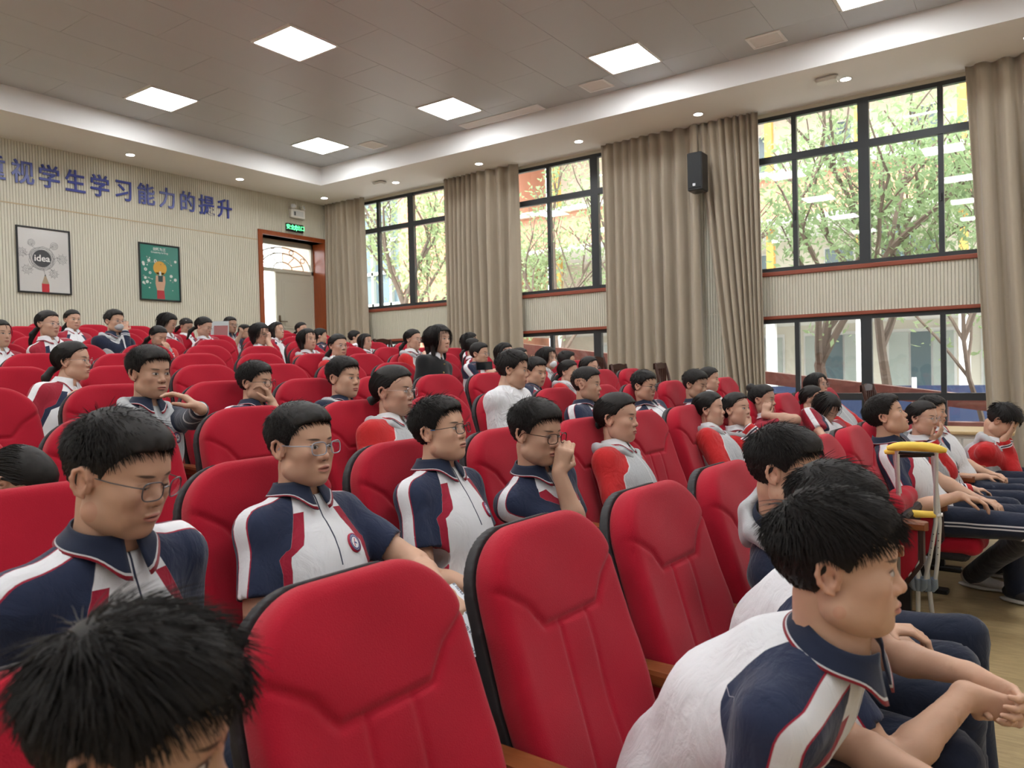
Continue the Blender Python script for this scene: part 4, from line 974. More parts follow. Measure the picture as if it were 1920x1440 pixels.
        if long_:
            hd = []; ring_ = [(.075, .040, -.07), (.055, .082, -.035), (-.005, .100, .000), (-.060, .075, .018), (-.088, 0, .022), (-.060, -.075, .018), (-.005, -.100, .000), (.055, -.082, -.035), (.075, -.040, -.07)]
            pts = [N0 + F * (x_ + .006) + Lf * y_ + T * (z_ + .002) for x_, y_, z_ in ring_]; rs = [.014, .018, .022, .028, .031, .028, .022, .018, .014]
            for i in range(8): hd.append(cone(pts[i], pts[i + 1], rs[i], rs[i + 1], .012))
            hd += [ell(N0 - F * .088 - T * .040, (.032, .078, .060), .03, 'u', rot), cone(N0 - T * .03, N0 + T * .13, .062, .078, .008, 's')]
            v_, f_ = sdf(hd, sh, disp=wrinkle(seed + 9, .003, 35)); q_ = mk('hood', v_, f_, mt['grey_cloth'], so, True)
        if lod == 0 and outfit in ('polo_navy', 'jacket_navy') or (lod == 1 and outfit in ('polo_navy',)):
            me = so.data; tgt = N0 + Lf * .085 - T * .150 + F * .12; co = np.empty(len(me.vertices) * 3, np.float32); me.vertices.foreach_get('co', co); co = co.reshape(-1, 3)
            i = int(np.argmin(np.linalg.norm(co - tgt, axis=1))); p0 = co[i]; n0 = nrm(F + Lf * .25 * 1 + T * .15) if True else None
            n0 = nrm(np.array(me.vertices[i].normal)); n0 = n0 if n0 @ F > 0 else -n0; e1 = nrm(np.cross(T, n0)); e2 = np.cross(n0, e1); R0 = .027; vv = [p0 + n0 * .0035]; bu = [0]; bv_ = [0]
            for rr_, dz in ((.5, .0034), (1.0, .0030), (1.02, -.003)):
                for t in range(24): a = 2 * PI * t / 24; vv.append(p0 + n0 * dz + (e1 * math.cos(a) * .88 + e2 * math.sin(a)) * R0 * rr_); bu.append(math.cos(a) * rr_); bv_.append(math.sin(a) * rr_)
            ff = [(0, 1 + t, 1 + (t + 1) % 24) for t in range(24)]
            for r2 in range(2):
                for t in range(24): a0 = 1 + r2 * 24 + t; b0 = 1 + r2 * 24 + (t + 1) % 24; ff.append((a0, a0 + 24, b0 + 24, b0))
            bo = mk('badge', vv, ff, mt['badge'], so, True, None, {'bu': bu, 'bv': bv_, 'bq': np.array([(x_, y_, 0) for x_, y_ in zip(bu, bv_)])}); bo['label'] = 'round navy and red school badge'
        # trousers and shoes
        if legs:
            lh = (.015 if not big else .012, .020, .026)[lod]; pl = [ell(P0 - up * .01, (.13, .155, .11), .05, 'u', rotm(by).T)]
            for s in (1, -1):
                a, b, c_ = [j - base for j in kn[s]]; pl += [cone(a, b, .084 * bw, .066, .03), cone(b, c_, .066, .058, .03)]
            v_, f_ = sdf(pl, lh if not stripes else .008, disp=wrinkle(seed + 5, .004, 14), ad=0 if stripes else .2); tsv = np.full(len(v_), 9.0)
            if stripes:
                for s in (-1,):
                    a, b, c_ = [j - base for j in kn[s]]; out = side_ * s
                    for (p_, q2) in ((a, b), (b, c_)):
                        d_ = nrm(q2 - p_); m_ = nrm(np.cross(out, d_)); t = (v_ - p_) @ d_; L_ = np.linalg.norm(q2 - p_); sel = (t > -.12) & (t < L_ + .03) & (((v_ - p_) @ out) > .0)
                        val = (v_ - p_) @ m_; tsv = np.where(sel & (np.abs(val) < np.abs(tsv)), val, tsv)
            mk('trousers', v_, f_, mt['trousers'], po, True, None, {'ts': tsv})
            if lod < 2:
                for s in (1, -1):
                    c_ = kn[s][2] - base; d_ = nrm(W + side_ * s * .15); sp = [cone(c_ - d_ * .03 - up * .015, c_ + d_ * .04 - up * .02, .040, .040, .03), ell(c_ + d_ * .09 - up * .040, (.10, .045, .032), .03, 'u', np.array([d_, nrm(np.cross(up, d_)), up])), half(V(0, 0, .018), (0, 0, -1))]
                    v_, f_ = sdf(sp, .013, ad=.15); so_ = mk('shoe', v_, f_, mt['shoe'] if seed % 2 == 0 else mt['shoe_dark'], po, True)
                    q2 = [ell(c_ + d_ * .055 - V(0, 0, c_[2] - .016), (.142, .050, .022), .01, 'u', np.array([d_, nrm(np.cross(up, d_)), up])), half(V(0, 0, .0035), (0, 0, -1)), half(V(0, 0, .028), (0, 0, 1))]
                    v_, f_ = sdf(q2, .011, ad=.2); mk('sole', v_, f_, mt['sole'], so_, True)
    STAT.append((label, (H - base).round(2), N.round(2)))
    return po, dict(N=N, T=T, F=F, Lf=Lf, P=P, arm=armj, kn=kn, hx=hx, Rm=Rm, H=H, base=base)

# ------------------------------------------------------------------ auditorium seats
def seat_back_mesh():
    h = .0062; lo = V(-.14, -.28, -.05)
    n = (int(.30 / h), int(.56 / h), int(.76 / h)); ax = [lo[i] + np.arange(n[i]) * h for i in range(3)]
    x, y, s = ax[0][:, None, None], ax[1][None, :, None], ax[2][None, None, :]
    Hh = .66
    def outline(grow):
        hw = np.interp(ax[2], [-.05, .0, .30, .50, .66], [.215, .220, .238, .230, .212])[None, None, :] + grow
        r = .128 + grow; top = Hh + grow
        qx = np.abs(y) - (hw - r); qz = s - (top - r)
        d = np.where((qx > 0) & (qz > 0), np.sqrt(np.maximum(qx, 0) ** 2 + np.maximum(qz, 0) ** 2) - r, np.maximum(np.abs(y) - hw, s - top))
        return np.maximum(d, -s - .0)
    d2 = outline(0.0)
    ay = np.abs(y)
    pillow = 1 / (1 + np.exp(-(s - (.43 + np.clip((ay - .10) / .12, 0, 1) * .10)) / .012)) * 1.0
    front = .050 + .007 * pillow * np.exp(-((s - .56) / .12) ** 2) + (1 - pillow) * (.014 * np.clip((ay - .055) / .15, 0, 1) * np.interp(ax[2], [0, .1, .4, .5], [1, 1, .8, .2])[None, None, :]) - .002 * (1 - pillow)
    front = front + .004 * np.sin(y * 19 + 1) * np.sin(s * 21)
    def seg(a, b):
        ba = (b[0] - a[0], b[1] - a[1]); bb = ba[0] ** 2 + ba[1] ** 2; t = np.clip(((ay - a[0]) * ba[0] + (s - a[1]) * ba[1]) / bb, 0, 1)
        return np.sqrt((ay - a[0] - t * ba[0]) ** 2 + (s - a[1] - t * ba[1]) ** 2)
    g = seg((0, .43), (.105, .43)); 
    for a, b in (((.105, .43), (.15, .485)), ((.15, .485), (.225, .535))): g = np.minimum(g, seg(a, b))
    front = front - .008 * np.exp(-(g / .0075) ** 2)
    gv = seg((.058, .0), (.052, .425)); front = front - .0045 * np.exp(-(gv / .006) ** 2)
    dx = np.maximum(x - front, -x - .030)
    kk = .034
    hh = np.clip(.5 + .5 * (dx - d2) / kk, 0, 1); D = d2 + (dx - d2) * hh + kk * hh * (1 - hh)
    G = openvdb.FloatGrid(.5); G.copyFromArray(D.astype(np.float32)); G.transform = openvdb.createLinearTransform(voxelSize=h); P_, Q = G.convertToQuads(isovalue=0.0)
    P_ = np.asarray(P_) + lo; ang = math.atan2(.20, .63)
    def place(P_): q = np.empty_like(P_); q[:, 0] = .185 - P_[:, 2] * math.sin(ang) + P_[:, 0] * math.cos(ang); q[:, 1] = P_[:, 1]; q[:, 2] = .415 + P_[:, 2] * math.cos(ang) + P_[:, 0] * math.sin(ang); return q
    d3 = np.maximum(outline(.005), np.maximum(x + .022 + 0 * y, -x - .050)); kk = .018
    G = openvdb.FloatGrid(.5); G.copyFromArray((d3 + 0 * y).astype(np.float32)); G.transform = openvdb.createLinearTransform(voxelSize=h); P2, Q2 = G.convertToQuads(isovalue=0.0, adaptivity=0) if False else G.convertToQuads(isovalue=0.0)
    return (place(P_), np.asarray(Q)[:, ::-1]), (place(np.asarray(P2) + lo), np.asarray(Q2)[:, ::-1])
PIT = .56
def make_seat():
    e = bpy.data.objects.new('auditorium_seat', None); C.objects.link(e)
    (a, b), (c_, d) = seat_back_mesh()
    mk('backrest', a, b, mt['red'], e, True); mk('back_shell', c_, d, mt['shell'], e, True)
    v, f_ = sdf([('e', V(.36, 0, .395), V(.20, .225, .07), None, 0, .02, 'u'), cone((.22, -.17, .40), (.51, -.17, .405), .052, .052, .02), cone((.22, .17, .40), (.51, .17, .405), .052, .052, .02), cone((.51, -.17, .405), (.51, .17, .405), .052, .052, .02), cone((.22, .0, .40), (.51, .0, .405), .055, .055, .03)], .012)
    mk('seat_cushion', v, f_, mt['red'], e, True)
    pan = MB().box((.16, -.21, .315), (.50, .21, .36), .015).build('cushion_pan', mt['shell'], e)
    return e
FOLD = Matrix.Translation((.20, 0, .37)) @ Matrix.Rotation(-math.radians(76), 4, 'Y') @ Matrix.Translation((-.20, 0, -.37))
def arm_parts(e, side):
    y = side * PIT / 2
    poly = [(.03, .600), (.375, .600), (.375, .45), (.36, .42), (.23, .22), (.12, .22), (.07, .34)]
    MB().prism(poly, y - .022, y + .022).build('side_panel', mt['panel_red'], e)
    m = MB(); q = [(.03, .600), (.390, .600), (.390, .442), (.374, .414), (.236, .206), (.11, .206)]
    for a, b in zip(q[1:-1], q[2:]): 
        dx, dz = b[0] - a[0], b[1] - a[1]; L = math.hypot(dx, dz); nx, nz = -dz / L * .009, dx / L * .009
        m.prism([(a[0] + nx, a[1] + nz), (b[0] + nx, b[1] + nz), (b[0] - nx, b[1] - nz), (a[0] - nx, a[1] - nz)], y - .026, y + .026)
    m.build('panel_edge', mt['dark_edge'], e)
    top = [(-.030, .02), (.030, .02), (.036, .22), (.037, .37), (.031, .405), (.012, .416), (-.012, .416), (-.031, .405), (-.037, .37), (-.036, .22)]
    m = MB()
    def ringz(s, z): return [(x_, y + a_ * s, z - .015 - .010 * ((x_ - .1) / .4) ** 2) for a_, x_ in top]
    rs = [ringz(.92, .617), ringz(1, .623), ringz(1, .645), ringz(.86, .655)]; n = len(top); vv = [p for r_ in rs for p in r_]
    ff = [tuple(range(n - 1, -1, -1)), tuple(range(3 * n, 4 * n))] + [(k * n + i, k * n + (i + 1) % n, (k + 1) * n + (i + 1) % n, (k + 1) * n + i) for k in range(3) for i in range(n)]
    o = m.add(vv, [f_[::-1] for f_ in ff]).build('armrest', mt['wood'], e)
    MB().box((.14, y - .02, .03), (.24, y + .02, .22)).box((.05, y - .035, 0), (.34, y + .035, .03), .006).build('leg', mt['metal_leg'], e)
seat0 = make_seat(); arm_parts(seat0, -1)
sm_arm = []
def copy_seat(r, n, last=False, fold=False):
    global seat0
    if not copy_seat.used: s = seat0; copy_seat.used = True
    else:
        s = seat0.copy(); C.objects.link(s)
        for ch in seat0_children: c_ = ch.copy(); C.objects.link(c_); c_.parent = s
    s.location = tuple(seat_base(r, n)); s.rotation_euler = (0, 0, math.atan2(W[1], W[0]))
    if last: arm_parts(s, 1)
    if fold:
        for c_ in bpy.data.objects:
            if c_.parent == s and c_.name.startswith('cushion_pan'): c_.matrix_local = FOLD @ Matrix.Translation((0, 0, .0))
            if c_.parent == s and c_.name.startswith('seat_cushion'): c_.matrix_local = FOLD
    return s
copy_seat.used = False
seat0_children = [o for o in bpy.data.objects if o.parent == seat0]
A0 = {1: .853, 2: .653, 3: .66, 4: .52, 5: .40, 6: .30, 7: .35, 8: .40, 9: .42, 10: .38, 11: .35}
def seat_a(r, n): return A0[r] + PIT * n
def seat_base(r, n): return U * seat_a(r, n) - W * rowD(r) + V(0, 0, rowZ(r))
NMAX = {1: 10, 2: 11, 3: 11, 4: 11, 5: 12, 6: 12, 7: 12, 8: 12, 9: 12, 10: 12, 11: 12}
def pix(p): c_ = R3 @ (np.asarray(p) - CP); return 960 + 1404 * c_[0] / c_[2], 720 + 1404 * c_[1] / c_[2], c_[2]
ORD = ['', 'front', 'second', 'third', 'fourth', 'fifth', 'sixth', 'seventh', 'eighth', 'ninth', 'tenth', 'eleventh']
NTH = ['first', 'second', 'third', 'fourth', 'fifth', 'sixth', 'seventh', 'eighth', 'ninth', 'tenth', 'eleventh', 'twelfth', 'thirteenth', 'fourteenth', 'fifteenth', 'sixteenth']

# ------------------------------------------------------------------ who sits where: pixel centre of the head and its height, row, distance in front of the seat top,
# apparent turn of the face (0 = towards the camera, 90 = profile facing right)
RT = ('rest', 'lap'); CH = lambda s, off=(.095, 0, -.135): (('chin', off, (-.25, s * -.15, .95), (-.7, 0, .1), .75))
PP = {}
def add(key, x, y, Hpx, r, ang, lb, short, **k): PP[key] = dict(x=x, y=y, H=Hpx, r=r, ang=ang, lb=lb, short=short, k=k)
add('A', 226, 892, 232, 2, 50, 'boy in clear-lensed grey glasses and navy-white polo, looking down, nearest on the left', 'the nearest boy on the left looking down', dv=.42, pitch=-.22, outfit='polo_navy', glass='halfmetal', big=True, lod=0, wide=1.10, fringe=.55, thick=.015, bw=1.10, gaze=-.002, arms=('lap', 'lap'), lid=0.85, hunch=.02, seed=11, nk=-.01)
add('B', 566, 836, 158, 2, 44, 'boy in clear-framed glasses and navy-white polo, lips parted, behind the big empty front seat', 'the boy in clear-framed glasses', dv=.20, pitch=.02, outfit='polo_navy', glass='clear', big=True, lod=0, wide=1.0, thick=.011, fringe=.3, hl=.8, mouth=1.0, arms=(('pt', 'B'), 'lap'), seed=12, tone=1.05)
add('C', 826, 808, 124, 2, 60, 'boy in black glasses with blue temple tips, chin raised', 'the boy with blue-tipped glasses', dv=.20, pitch=.16, outfit='polo_navy', glass='black', tip='blue_tip', big=True, lod=0, wide=1.04, thick=.015, fringe=.2, hl=1.2, arms=('lap', 'lap'), lid=0.15, seed=13, tone=1.12)
add('D', 1006, 812, 124, 2, 52, 'boy in dark brown glasses holding a fist against his mouth', 'the boy with a fist at his mouth', dv=.30, pitch=-.12, outfit='polo_navy', glass='tort', big=True, lod=0, wide=.96, thick=.014, fringe=.8, arms=(None, ('chin', (.112, .006, -.130), (.1, .15, .95), (-.55, .8, 0), 1.0)), lid=0.35, seed=14)
add('g5', 1158, 784, 96, 2, 70, 'girl with low ponytail and red hooded jacket sitting upright, beyond the boy with the fist', 'the ponytailed girl in the red hooded jacket', dv=.15, outfit='jacket_red', hair='pony', female=True, lod=0, wide=1.05, arms=('lap', 'lap'), lid=0.2, seed=15)
add('bl', 262, 1385, 430, 1, 66, 'blurred dark-haired boy at the bottom left corner, only hair and brow in frame', 'the blurred boy at the bottom left', dv=.33, pitch=-.22, outfit='polo_navy', big=True, lod=0, wide=1.05, thick=.024, fringe=.9, hl=1.7, arms=('lap', 'lap'), seed=16, tone=.8)
add('E', 1575, 1058, 268, 1, 87, 'boy in white-backed polo leaning forward in profile, nearest person on the right', 'the boy leaning forward nearest on the right', D=.343, outfit='polo_navy', big=True, lod=0, wide=1.03, thick=.019, fringe=1.0, hl=1.5, arms=(('pt', 'EL'), ('pt', 'ER')), lid=0.15, hunch=.036, seed=17, tone=1.03, byaw=-.06, nk=.0, ndw=.25, nf=-.006, bw=1.08, latshift=-.028)
add('F', 1566, 972, 200, 1, 86, 'boy with clasped hands leaning forward, mostly hidden behind the nearest boy on the right', 'the boy with clasped hands', ndw=.3, nf=.0, bw=1.06, D=.47, pitch=-.25, outfit='polo_navy', lod=0, thick=.015, fringe=.7, hl=1.2, arms=(('pt', 'FL'), ('pt', 'FR')), hunch=.035, seed=18)
add('G', 1474, 882, 160, 1, 74, 'boy in navy and grey hooded jacket seen from behind, with black hair over his ear', 'the boy in the navy hooded jacket', ndw=.4, D=.70, pitch=-.1, outfit='jacket_navy', big=True, lod=0, thick=.017, fringe=.8, hl=1.1, arms=(('pt', 'GL'), ('pt', 'GR')), seed=19)
add('cr', 1663, 780, 80, 1, 84, 'boy leaning back beside the crutches in polo and double-striped trousers', 'the boy beside the crutches', D=.93, pitch=.38, outfit='polo_navy', lod=0, thick=.015, fringe=.3, arms=('lap', ('pt', 'crR')), seed=20, stripes=True, feet='cr', tone=.95, bw=1.05)
add('g11', 1730, 784, 62, 1, 62, 'girl in round metal glasses and red jacket, hand under her chin, beyond the crutches', 'the girl with glasses beyond the crutches', D=.84, outfit='jacket_red', hair='pony', female=True, glass='metal', lod=1, arms=(('chin', (.06, .0, -.16), (.5, .2, .6), (-.1, .2, .9), .4), 'lap'), seed=21)
add('p12', 1748, 772, 52, 1, 75, 'dark-haired student mostly hidden behind the girl with a hand under her chin', 'the hidden student behind the girl', D=.88, outfit='polo_red', hair='short', lod=1, seed=22, thick=.018)
add('bent', 1878, 790, 66, 1, 80, 'student in grey jacket with red sleeves bent forward, face in hands, by the right edge', 'the student with face in hands', ndw=.45, D=.56, pitch=-.75, outfit='jacket_red', hair='short', lod=1, thick=.018, hl=1.6, arms=(('chin', (.10, .05, -.075), (-.2, -.1, .9), (-.9, 0, 0), .25), ('chin', (.10, -.05, -.075), (-.2, .1, .9), (-.9, 0, 0), .25)), hunch=.035, seed=23)
add('g14', 1330, 768, 66, 2, 82, 'girl in red hooded jacket with low ponytail, leaning back against the seat with dark side', 'the girl leaning back in the red hooded jacket', dv=.10, outfit='jacket_red', hair='pony', female=True, lod=1, arms=('lap', 'lap'), seed=24, pitch=.10)
add('g15', 1381, 768, 60, 2, 58, 'girl in red jacket resting chin on raised hand, mouth open', 'the girl resting her chin on her hand', dv=.15, pitch=.15, outfit='jacket_red', hair='pony', female=True, lod=1, mouth=1, arms=('lap', ('chin', (.085, -.02, -.135), (-.1, .3, .8), (-.5, .3, .6), .5)), seed=25)
add('bun', 1430, 750, 58, 2, 72, 'girl with a high bun and pink bead tie, hand raised to her cheek', 'the girl with the bun', dv=.10, outfit='polo_red', hair='bun', female=True, lod=1, arms=('lap', ('chin', (.045, -.105, -.115), (.15, .25, .9), (-.1, .9, 0), .7)), seed=26, tone=.85, extra='beads')
add('bow', 1548, 766, 62, 2, 50, 'girl with loose shoulder-length hair bowing her head, white and dark red polo', 'the girl bowing her head', dv=.22, pitch=-.60, outfit='polo_red', hair='bob', female=True, lod=1, arms=('lap', 'lap'), lid=1, seed=27, fringe=.3)
add('g18', 1532, 722, 46, 2, 62, 'girl in thin glasses with short dark hair in front of the near lower window', 'the girl under the near lower window', dv=.02, outfit='jacket_red', hair='bob', female=True, lod=1, glass='metal', seed=28, pitch=.1)
add('p19', 1522, 748, 44, 2, 80, 'dark-haired head just behind the girl bowing her head', 'the head behind the bowed girl', dv=.12, outfit='polo_red', hair='pony', female=True, lod=2, seed=29)
add('b20', 1304, 722, 56, 3, 60, 'boy with downcast eyes, below the wide curtain', 'the boy with downcast eyes below the curtain', dv=.25, pitch=-.15, outfit='polo_navy', lod=1, lid=0.8, seed=30, fringe=.7, tone=.85, thick=.016)
add('p21', 1329, 712, 48, 3, 80, 'student in profile with dark hair, half hidden, right of the boy below the curtain', 'the half hidden student in profile', dv=.12, outfit='polo_red', hair='pony', female=True, lod=1, seed=31)
add('b22', 1208, 724, 58, 3, 58, 'boy in thin black glasses and navy-sleeved polo, below the wide curtain', 'the boy in thin black glasses', dv=.15, pitch=-.08, outfit='polo_navy', glass='black', lod=1, seed=32, fringe=.8, thick=.015)
add('heavy', 1101, 722, 66, 3, 72, 'broad boy with cropped hair and navy-white polo in right profile', 'the broad boy with cropped hair', dv=.2, outfit='polo_navy', lod=1, wide=1.13, bw=1.16, thick=.013, fringe=.1, hl=.5, lid=0.3, seed=33, tone=.86)
add('red', 1066, 698, 46, 4, 68, 'girl with red cloth over her mouth and hair tied low', 'the girl with red cloth over her mouth', dv=.2, outfit='jacket_red', hair='pony', female=True, lod=1, seed=34, extra='redmask')
add('p25', 1105, 690, 42, 4, 60, 'girl in glasses with dark hair, partly hidden behind the broad boy', 'the girl behind the broad boy', dv=.15, outfit='polo_red', hair='pony', female=True, lod=2, glass='metal', seed=35)
add('p26', 1063, 678, 40, 5, 90, 'dark short-haired head behind the girl with the red cloth', 'the head behind the girl with red cloth', dv=.1, outfit='polo_navy', lod=2, seed=36)
add('mask', 1026, 672, 44, 5, 62, 'girl wearing a white face mask, yellow clip in her black hair', 'the girl in the white mask', dv=.15, outfit='jacket_red', hair='bob', female=True, lod=1, seed=37, extra='mask')
add('b28', 1004, 698, 56, 4, 48, 'boy in navy-white polo with half-closed eyes, beside the boy in white shirt', 'the boy with half-closed eyes', dv=.2, pitch=-.12, outfit='polo_navy', lod=1, lid=0.55, seed=38, thick=.012, fringe=.4)
add('white', 962, 694, 68, 3, 80, 'young man in plain white shirt leaning across the seats', 'the young man in the white shirt', dv=.30, pitch=-.08, outfit='tee', lod=1, seed=39, thick=.017, fringe=.7, arms=('lap', 'lap'), bw=1.15, nk=-.035, hipa=-.25)
add('p30', 975, 672, 40, 5, 70, 'dark head peeking out behind the young man in white', 'the head behind the man in white', dv=.15, outfit='polo_red', hair='pony', female=True, lod=2, seed=40)
add('p31', 946, 663, 42, 6, 55, 'girl with a dark fringe under the second window', 'the girl with the dark fringe', dv=.12, outfit='polo_red', hair='bob', female=True, lod=2, fringe=.8, seed=41)
add('phone', 899, 664, 43, 5, 66, 'boy in thin glasses holding a dark phone over the seat', 'the boy holding the phone', dv=.20, outfit='polo_navy', glass='metal', lod=1, seed=42, thick=.008, fringe=.1, hl=.4, arms=(None, ('chin', (.13, -.06, -.20), (.6, .6, .2), (-.3, .3, -.9), .5)))
add('p33', 881, 642, 38, 7, 90, 'long-haired head beside the curtain, upper of two behind the boy with the phone', 'the upper head behind the phone boy', dv=.1, outfit='polo_red', hair='down', female=True, lod=2, seed=43)
add('p34', 886, 652, 36, 6, 90, 'dark head directly behind the cropped hair of the boy with the phone', 'the lower head behind the phone boy', dv=.1, outfit='polo_red', hair='pony', female=True, lod=2, seed=44)
add('teach', 823, 636, 52, 5, 52, 'woman in black short-sleeved dress with white frilled collar and long black hair', 'the woman in black', dv=.32, outfit='dress', hair='down', female=True, lod=0, fringe=.9, thick=.014, seed=45, arms=('lap', 'lap'), tone=1.08, hs_=.98)
add('g36', 774, 637, 40, 6, 60, 'girl in glasses and red hooded jacket, just left of the woman in black', 'the girl left of the woman in black', dv=.2, outfit='jacket_red', hair='pony', female=True, glass='metal', lod=1, seed=46, arms=(('chin', (.14, .02, -.16), (.4, -.6, 0), (0, 0, -1), .5), None))
add('g37', 685, 641, 32, 8, 55, 'girl with dark loose hair far back under the first window', 'the girl under the first window', dv=.12, outfit='jacket_red', hair='bob', female=True, lod=2, seed=47)
add('p38', 665, 634, 26, 9, 90, 'farthest dark head beside the corner curtain', 'the farthest head by the corner curtain', dv=.1, outfit='polo_red', lod=2, seed=48)
add('g39', 634, 649, 46, 6, 38, 'girl in round glasses with strands framing her face, red hooded jacket', 'the girl with hair strands framing her face', dv=.2, outfit='jacket_red', hair='pony', female=True, glass='metal', lod=1, seed=49, fringe=.6)
add('b40', 645, 709, 78, 4, 50, 'boy with bowl-like fringe and grey jacket, eyes narrowed, centre left', 'the boy with narrowed eyes and grey jacket', dv=.18, outfit='jacket_navy', lod=0, lid=0.3, seed=50, thick=.014, fringe=.7, wide=1.02, tone=1.05)
add('b41', 480, 718, 78, 4, 56, 'boy in round black glasses with fingers at his chin, slumped low in the seat', 'the boy in round black glasses', dv=.18, outfit='polo_navy', glass='roundblack', lod=0, seed=51, thick=.017, fringe=.9, arms=(('chin', (.105, .0, -.120), (-.2, -.2, .85), (-.6, -.3, .3), .65), 'lap'))
add('g42', 738, 734, 98, 3, 62, 'girl in round metal glasses and red jacket with grey hood, centre of the picture', 'the bespectacled ponytail girl in the middle', dv=.15, outfit='jacket_red', hair='pony', female=True, glass='metal', lod=0, seed=52, wide=1.08, bw=1.08, tone=.9)
add('tall', 281, 700, 100, 4, 36, 'boy in navy and grey hooded jacket touching his lips with his fingers', 'the boy touching his lips', dv=.28, pitch=-.05, outfit='jacket_navy', big=True, lod=0, seed=53, thick=.014, fringe=.5, wide=.97, tone=.88, arms=(('pt', 'tall'), 'lap'), gaze=.001)
add('g44', 136, 678, 76, 5, 68, 'girl in clear glasses with ponytail and white collar, hand resting over a seat top', 'the girl with her hand over a seat', dv=.25, outfit='polo_red', hair='pony', female=True, glass='metal', lod=0, seed=54, fringe=.4, wide=.95, arms=(('pt', 'g44'), 'lap'), pitch=.05)
add('g45', 90, 608, 50, 7, 46, 'girl in glasses under the idea poster, dark hair tied back', 'the girl under the idea poster', dv=.2, outfit='polo_red', hair='pony', female=True, glass='metal', lod=1, seed=55)
add('g46', 136, 600, 36, 9, 28, 'small distant girl with fringe right of the idea poster', 'the distant girl with a fringe', dv=.15, outfit='polo_red', hair='pony', female=True, lod=1, seed=56, fringe=.8)
add('b47', 215, 603, 44, 8, 40, 'boy pulling his grey jacket collar up over his mouth', 'the boy with collar over his mouth', dv=.2, outfit='jacket_navy', glass='metal', lod=1, seed=57, fringe=.4, arms=(None, ('chin', (.11, .03, -.11), (-.2, .2, .9), (-.5, .5, .1), .6)), extra='greymask')
add('g48', 297, 631, 40, 8, 38, 'girl looking down at her hands in front of the green poster', 'the girl looking down at her hands', dv=.25, pitch=-.35, outfit='jacket_red', hair='pony', female=True, lod=1, lid=0.95, seed=58, fringe=.6, arms=(('chin', (.16, .02, -.14), (.1, -.3, .8), (-.8, 0, 0), .6), ('chin', (.17, -.03, -.15), (.1, .3, .8), (-.8, 0, 0), .6)))
add('p49', 314, 606, 40, 9, 70, 'dark-haired student bent forward below the green poster', 'the student below the green poster', dv=.3, pitch=-.4, outfit='polo_red', hair='bob', female=True, lod=2, seed=59)
add('p50', 349, 612, 30, 10, 40, 'far back girl with a white hair clip', 'the girl with a white hair clip', dv=.2, pitch=-.4, outfit='polo_red', hair='pony', female=True, lod=2, seed=60, tone=.8, extra='clip')
add('p51', 382, 613, 38, 9, 60, 'girl in glasses looking down left of the raised magazine', 'the girl left of the magazine', dv=.2, pitch=-.25, outfit='polo_red', hair='pony', female=True, glass='metal', lod=1, lid=0.8, seed=61)
add('p52', 432, 610, 32, 10, 40, 'crop-haired boy behind the raised magazine', 'the boy behind the magazine', dv=.25, outfit='polo_navy', glass='black', lod=1, seed=62, thick=.008, fringe=.1, hl=.5, arms=(None, ('chin', (.22, -.03, -.17), (.1, .3, .8), (-.8, 0, 0), .6)), tone=.75)
add('p53', 459, 623, 28, 10, 55, 'boy in dark glasses low in his seat, right of the magazine', 'the boy right of the magazine', dv=.15, outfit='polo_navy', glass='black', lod=2, seed=63, thick=.010)
add('p54', 488, 626, 42, 8, 48, 'girl with loose black hair and a hand at her nose, left of the doorway', 'the girl with a hand at her nose', dv=.22, pitch=-.15, outfit='polo_red', hair='bob', female=True, glass='black', lod=1, seed=64, arms=(None, ('chin', (.115, .0, -.07), (-.2, .2, .9), (-.6, .3, .1), .7)))
add('p55', 519, 620, 34, 9, 58, 'girl in glasses looking up in front of the open doorway', 'the girl in front of the doorway', dv=.15, pitch=.12, outfit='polo_red', hair='bob', female=True, glass='metal', lod=2, seed=65)
add('p56', 565, 618, 28, 10, 50, 'far back girl with dark hair below the cream door', 'the girl below the cream door', dv=.1, outfit='polo_red', hair='pony', female=True, lod=2, glass='metal', seed=66)
add('p57', 577, 637, 42, 7, 42, 'girl with short straight black hair and centre parting, face tilted', 'the girl with the centre parting', dv=.18, pitch=.05, outfit='jacket_red', hair='bob', female=True, lod=1, seed=67)
add('p58', 601, 631, 30, 9, 90, 'dark head in front of the door jamb', 'the head at the door jamb', dv=.1, outfit='polo_navy', lod=2, seed=68)
add('p59', -2, 626, 44, 7, 40, 'student cut off by the left edge of the picture, dark hair', 'the student cut by the left edge', dv=.2, outfit='polo_red', hair='bob', female=True, lod=2, seed=69, fringe=.6)
add('p60', 34, 905, 120, 3, 60, 'girl bent low with a cream scrunchie, only hair showing by the left edge', 'the girl with the cream scrunchie', D=2.45, pitch=-.9, outfit='polo_red', hair='pony', female=True, lod=1, seed=70, extra='scrunchie')
TAKEN = {}
